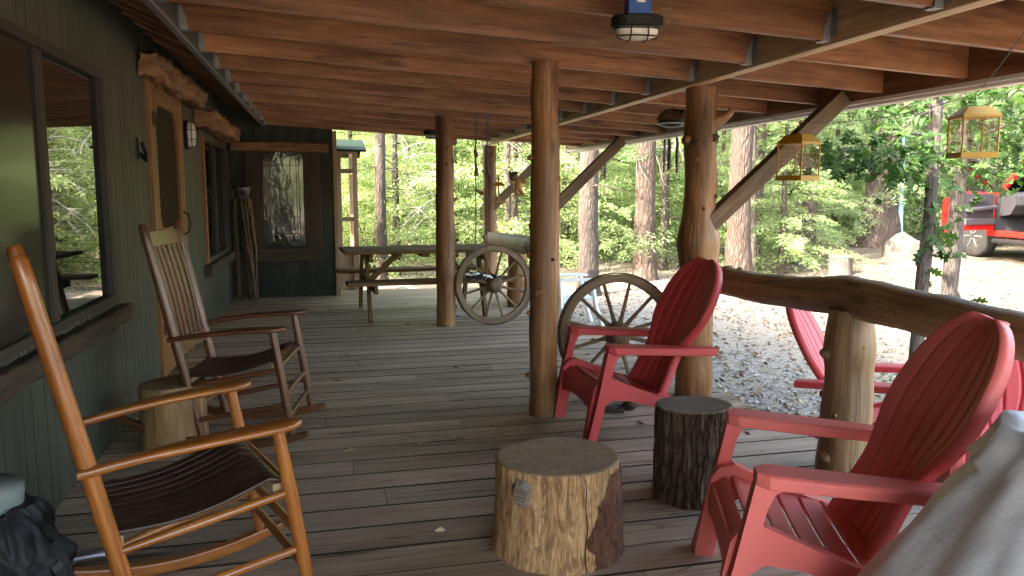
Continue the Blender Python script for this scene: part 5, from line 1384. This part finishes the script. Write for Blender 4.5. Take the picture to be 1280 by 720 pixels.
# right hand side
b2=side(-1.97,'f'); 
for f in (b,b2): pass
b.build('fender',CR,t,bevel=.02); b2.plate([(-.56,.50),(-.56,1.26),(-2.85,1.28),(-2.85,.50)],.06,T(0,-1.97,0)@XZ); b2.plate([(-2.87,.52),(-2.87,1.28),(-4.95,1.30),(-4.98,.62),(-4.06,.5)]+[(-3.58+.47*math.cos(R(a)),.42+.47*math.sin(R(a))) for a in range(0,181,15)]+[(-3.0,.5)],.06,T(0,-1.97,0)@XZ) if False else None
b2.box(-4.95,-2.87,-2.0,-1.94,.62,1.29); b2.build('fender',CR,t,bevel=.02)
b=MB(); rings=[]
for x,z,w in ((-.55,1.245,.93),(0,1.235,.93),(.5,1.20,.92),(.85,1.12,.88),(.96,1.0,.86)):
    rings.append([V((x,-1+w*u,z+.05*(1-u*u)-.02)) for u in [-1+2*i/10 for i in range(11)]]+[V((x,-1+w*u,z-.06)) for u in [1-2*i/10 for i in range(11)]])
b.loft(rings,True,True); b.build('hood',CR,t)
b=MB(); b.box(.93,1.0,-1.88,-.12,.55,1.02); b.build('grille',M['black'],t,bevel=.02)
b=MB(); b.box(.95,1.12,-1.95,-.05,.45,.68); b.build('bumper',M['chrome'],t,bevel=.04)
for yc in (-.28,-1.72):
    b=MB(); b.box(.90,1.01,yc-.16,yc+.16,.80,1.00); b.build('headlight',M['lens'],t,bevel=.02)
b=MB(); b.box(-2.80,-.50,-1.94,-.065,.40,.50); b.box(-.60,-.50,-1.94,-.065,.50,1.20); b.box(-2.86,-2.78,-1.94,-.07,.5,1.30); b.box(-4.9,-2.87,-1.94,-.065,.62,.70); b.build('floor_pan',M['cardark'],t)
b=MB(); b.box(-4.98,-4.92,-1.94,-.06,.62,1.30); b.build('tailgate',CR,t,bevel=.01)
# sill, pillars, roof
b=MB(); b.box(-2.84,-.52,-.09,-.0,.44,.545,0); b.build('sill',CR,t,bevel=.015)
b=MB(); 
for yc in (-.10,-1.90):
    b.beam((-.60,yc,1.22),(-1.30,yc-.06*(1 if yc>-1 else -1)*1,1.90),.075,.09,up=(0,1,0)); b.build('pillar',CR,t,bevel=.012); b=MB()
b.beam((-1.72,-.06,.54),(-1.72,-.13,1.90),.05,.12,up=(1,0,0)); b.build('pillar',CR,t,bevel=.012); b=MB(); b.beam((-2.80,-.07,1.28),(-2.62,-.14,1.90),.06,.22,up=(1,0,0)); b.build('pillar',CR,t,bevel=.012); b=MB(); b.beam((-2.80,-1.93,1.28),(-2.62,-1.86,1.90),.06,.22,up=(1,0,0)); b.build('pillar',CR,t,bevel=.012); b=MB(); b.beam((-1.72,-1.94,1.24),(-1.72,-1.87,1.90),.05,.12,up=(1,0,0))
b.build('pillar',CR,t,bevel=.012)
b=MB(); rings=[]
for x,z in ((-1.22,1.885),(-1.5,1.935),(-2.1,1.95),(-2.66,1.90)): rings.append([V((x,-1+.88*u,z+.03*(1-u*u))) for u in [-1+2*i/8 for i in range(9)]]+[V((x,-1+.88*u,z-.045)) for u in [1-2*i/8 for i in range(9)]])
b.loft(rings,True,True); b.build('roof',CR,t)
b=MB(); b.plate([(-1.78,.56),(-1.78,1.27),(-2.84,1.29),(-2.84,.56)],.06,T(0,-.03,0)@XZ); b.build('rear_door',CR,t,bevel=.015)
b=MB(); b.add([V((-.63,-.16,1.24)),V((-.63,-1.84,1.24)),V((-1.27,-1.78,1.88)),V((-1.27,-.22,1.88))],[(0,1,2,3)],[[(0,0)]*4]); b.build('windscreen',M['carglass'],t,solid=.006)
b=MB(); b.add([V((-1.80,-.075,1.30)),V((-1.80,-.135,1.86)),V((-2.62,-.135,1.86)),V((-2.72,-.075,1.30))],[(0,1,2,3)],[[(0,0)]*4]); b.build('window',M['carglass'],t,solid=.006)
b=MB(); b.add([V((-2.83,-.25,1.32)),V((-2.83,-1.75,1.32)),V((-2.68,-1.70,1.86)),V((-2.68,-.30,1.86))],[(0,1,2,3)],[[(0,0)]*4]); b.build('window',M['carglass'],t,solid=.006)
b=MB(); b.loft([[V((x,y,z)) for x,z in ((-.62,1.24),(-.85,1.26),(-1.0,1.20),(-1.02,1.02),(-.9,.85),(-.62,.80))] for y in (-1.9,-1.0,-.12)],True,False); b.box(-1.01,-.98,-.42,-.18,1.08,1.18); b.build('dashboard',M['cardark'],t,bevel=.02)
b=MB(); b.torus((-1.16,-.50,1.10),.18,.016,28,8,M=Matrix.Rotation(R(-65),4,'Y')); b.tube([(-1.16,-.50,1.10),(-.95,-.50,1.02)],.03,8); b.beam((-1.16,-.67,1.10),(-1.16,-.33,1.10),.03,.03); b.build('steering_wheel',M['cardark'],t)
for yc in (-.52,-1.48):
    b=MB(); b.box(-1.75,-1.25,yc-.26,yc+.26,.62,.82); b.beam((-1.72,yc,.80),(-1.92,yc,1.50),.50,.14,up=(1,0,.2)); b.beam((-1.93,yc,1.52),(-1.98,yc,1.72),.26,.09,up=(1,0,.2)); b.build('seat',M['cardark'],t,bevel=.04)
b=MB(); b.tube([(-.75,.06,.36),(-2.75,.06,.36)],.045,10); b.tube([(-1.0,.06,.36),(-1.0,-.1,.43)],.02,6); b.tube([(-2.5,.06,.36),(-2.5,-.1,.43)],.02,6); b.build('step_bar',M['black'],t)
for x,yc in ((0,-.06),(-3.58,-.06),(0,-1.94),(-3.58,-1.94)):
    w=bpy.data.objects.new('wheel',None); col.objects.link(w); w.parent=t; w.location=(x,yc,.41); s=1 if yc>-1 else -1
    w.rotation_euler=(0,0,0 if x<-1 else R(6))
    Mx=Matrix.Rotation(-PI/2*s,4,'X')
    b=MB(); b.lathe([(.25,-.25),(.36,-.25),(.40,-.22),(.41,-.12),(.40,-.02),(.37,.01),(.25,.01)],40,M=Mx); b.build('tyre',M['tyre'],w)
    b=MB(); b.lathe([(.252,-.24),(.252,.0),(.235,.008),(.225,-.05),(.05,-.06),(.05,-.0),(.02,.0)],30,M=Mx)
    for k in range(6):
        a=2*PI*k/6; d=V((math.cos(a),0,math.sin(a))); b.beam(d*.05+V((0,-.0*s,0)),d*.236+V((0,-.01*s,0)),.03,.05,up=(0,1,0))
    b.build('rim',M['chrome'],w)
# the open door, hinged at the front edge
d=bpy.data.objects.new('front_door',None); col.objects.link(d); d.parent=t; d.location=(-.56,-.01,0); d.rotation_euler=(0,0,R(-68)); d['label']='open front door with grey inner panel'
b=MB(); out=[(0,.56),(0,1.25),(-1.14,1.27),(-1.14,.72),(-1.08,.56)]
b.plate(out,.05,T(0,-.03,0)@XZ); b.build('shell',CR,d,bevel=.015)
b=MB(); b.plate([(-.12,.74),(-.12,1.22),(-.98,1.24),(-.98,.82),(-.92,.74)],.05,T(0,-.082,0)@XZ); b.build('inner_panel',M['cargrey'],d,bevel=.02)
b=MB(); b.beam((-.12,-.15,.98),(-.95,-.15,.93),.09,.07); b.box(-.98,-.12,-.165,-.108,.66,.78); b.build('armrest',M['cargrey'],d,bevel=.02)
b=MB(); b.beam((-.80,-.12,1.10),(-.40,-.12,1.12),.035,.09); b.box(-.9,-.2,-.112,-.107,.80,.90); b.build('handle',M['cardark'],d,bevel=.01)
b=MB(); 
for p,q in (((-.02,1.25),(-.66,1.84)),((-.66,1.84),(-1.10,1.86)),((-1.10,1.86),(-1.12,1.26))): b.beam((p[0],-.045,p[1]),(q[0],-.045,q[1]),.045,.05,up=(0,1,0))
b.build('window_frame',M['black'],d)
b=MB(); b.plate([(-.10,1.28),(-.66,1.81),(-1.08,1.83),(-1.09,1.28)],.005,T(0,-.045,0)@XZ); b.build('window',M['carglass'],d)
b=MB(); b.box(-.22,-.08,.02,.26,1.22,1.44); b.build('mirror',M['black'],d,bevel=.03)

# ------------------------------------------------------------------ far forest mass, all round
def far_forest():
    g=np.random.default_rng(99); Cs=[];Ds=[];Rv=[]
    for k in range(150):
        a=g.random()*360 if k%3==0 else -8+70*g.random(); r=31+25*g.random(); 
        if a>62 or a<-10: r=20+26*g.random()
        x,y=pol(r,a)
        if -13<x<3.6 and -8<y<15: continue
        if x<-10 and y<14: r=34; x,y=pol(34+10*g.random(),a)
        h=7+8*g.random(); sp=2.3+1.4*g.random(); n=1000; f=g.random(n)**1.2; q=sp*(1-f)**.8*np.sqrt(g.random(n)); t=g.random(n)*6.28
        # branch whorls: quantise angle a little so gaps appear
        t=np.round(t*2.2)/2.2+g.normal(size=n)*.12; z=gz(x,y)+.1+h*(np.round(f*26)/26+g.normal(size=n)*.008)-.3*q
        Cs.append(np.stack([x+q*np.cos(t),y+q*np.sin(t),z],1)); D=np.stack([np.cos(t),np.sin(t),-.5+0*t],1)+g.normal(size=(n,3))*.4; Ds.append(D); Rv.append(np.clip(.5*g.random()+.5*g.random(n),0,1))
    Cn=np.concatenate(Cs);D=np.concatenate(Ds);rv=np.concatenate(Rv);n=len(Cn)
    me=leafmesh('distant_forest',Cn,D,.35+.35*g.random(n),.16+.16*g.random(n),rv,M['needle']); o=bpy.data.objects.new('distant_forest',me); col.objects.link(o); o['kind']='stuff'; return o
far_forest()

# ------------------------------------------------------------------ light, sky, camera
sc=bpy.context.scene
w=bpy.data.worlds.new('World'); sc.world=w; w.use_nodes=True; nt=w.node_tree; nt.nodes.clear()
SUN_EL,SUN_AZ=R(41),R(250)      # azimuth measured from +Y clockwise to +X: the sun stands behind the cabin, left of the viewer
sky=nt.nodes.new('ShaderNodeTexSky'); sky.sky_type='NISHITA'; sky.sun_disc=False; sky.sun_elevation=SUN_EL; sky.sun_rotation=SUN_AZ; sky.air_density=1.0; sky.dust_density=4.0; sky.ozone_density=.4
bg=nt.nodes.new('ShaderNodeBackground'); bg.inputs[1].default_value=.15; ow=nt.nodes.new('ShaderNodeOutputWorld')
nt.links.new(sky.outputs[0],bg.inputs[0]); nt.links.new(bg.outputs[0],ow.inputs[0])
sl=bpy.data.lights.new('sun','SUN'); sl.energy=2.0; sl.angle=R(.5); sl.color=(1,.95,.87)
so=bpy.data.objects.new('sun',sl); col.objects.link(so)
sd=V((math.sin(SUN_AZ)*math.cos(SUN_EL),math.cos(SUN_AZ)*math.cos(SUN_EL),math.sin(SUN_EL)))
so.rotation_euler=(-sd).to_track_quat('-Z','Y').to_euler(); so.location=(0,0,30)
cam=bpy.data.cameras.new('camera'); cam.lens=36*970/1280; cam.sensor_width=36; cam.clip_end=500; cam.clip_start=.05
co=bpy.data.objects.new('camera',cam); col.objects.link(co); co.location=(0,0,1.35); co.rotation_euler=(PI/2-.123,0,-.236); sc.camera=co
sc.view_settings.view_transform='Standard'; sc.view_settings.look='None'; sc.view_settings.gamma=1; sc.view_settings.use_curve_mapping=False
sc.view_settings.exposure=4.35
sc.view_settings.use_white_balance=True; sc.view_settings.white_balance_temperature=6900
sc.cycles.max_bounces=8; sc.cycles.diffuse_bounces=5; sc.cycles.glossy_bounces=4; sc.cycles.transparent_max_bounces=8; sc.cycles.transmission_bounces=4
sc.cycles.use_denoising=True; sc.cycles.sample_clamp_indirect=8
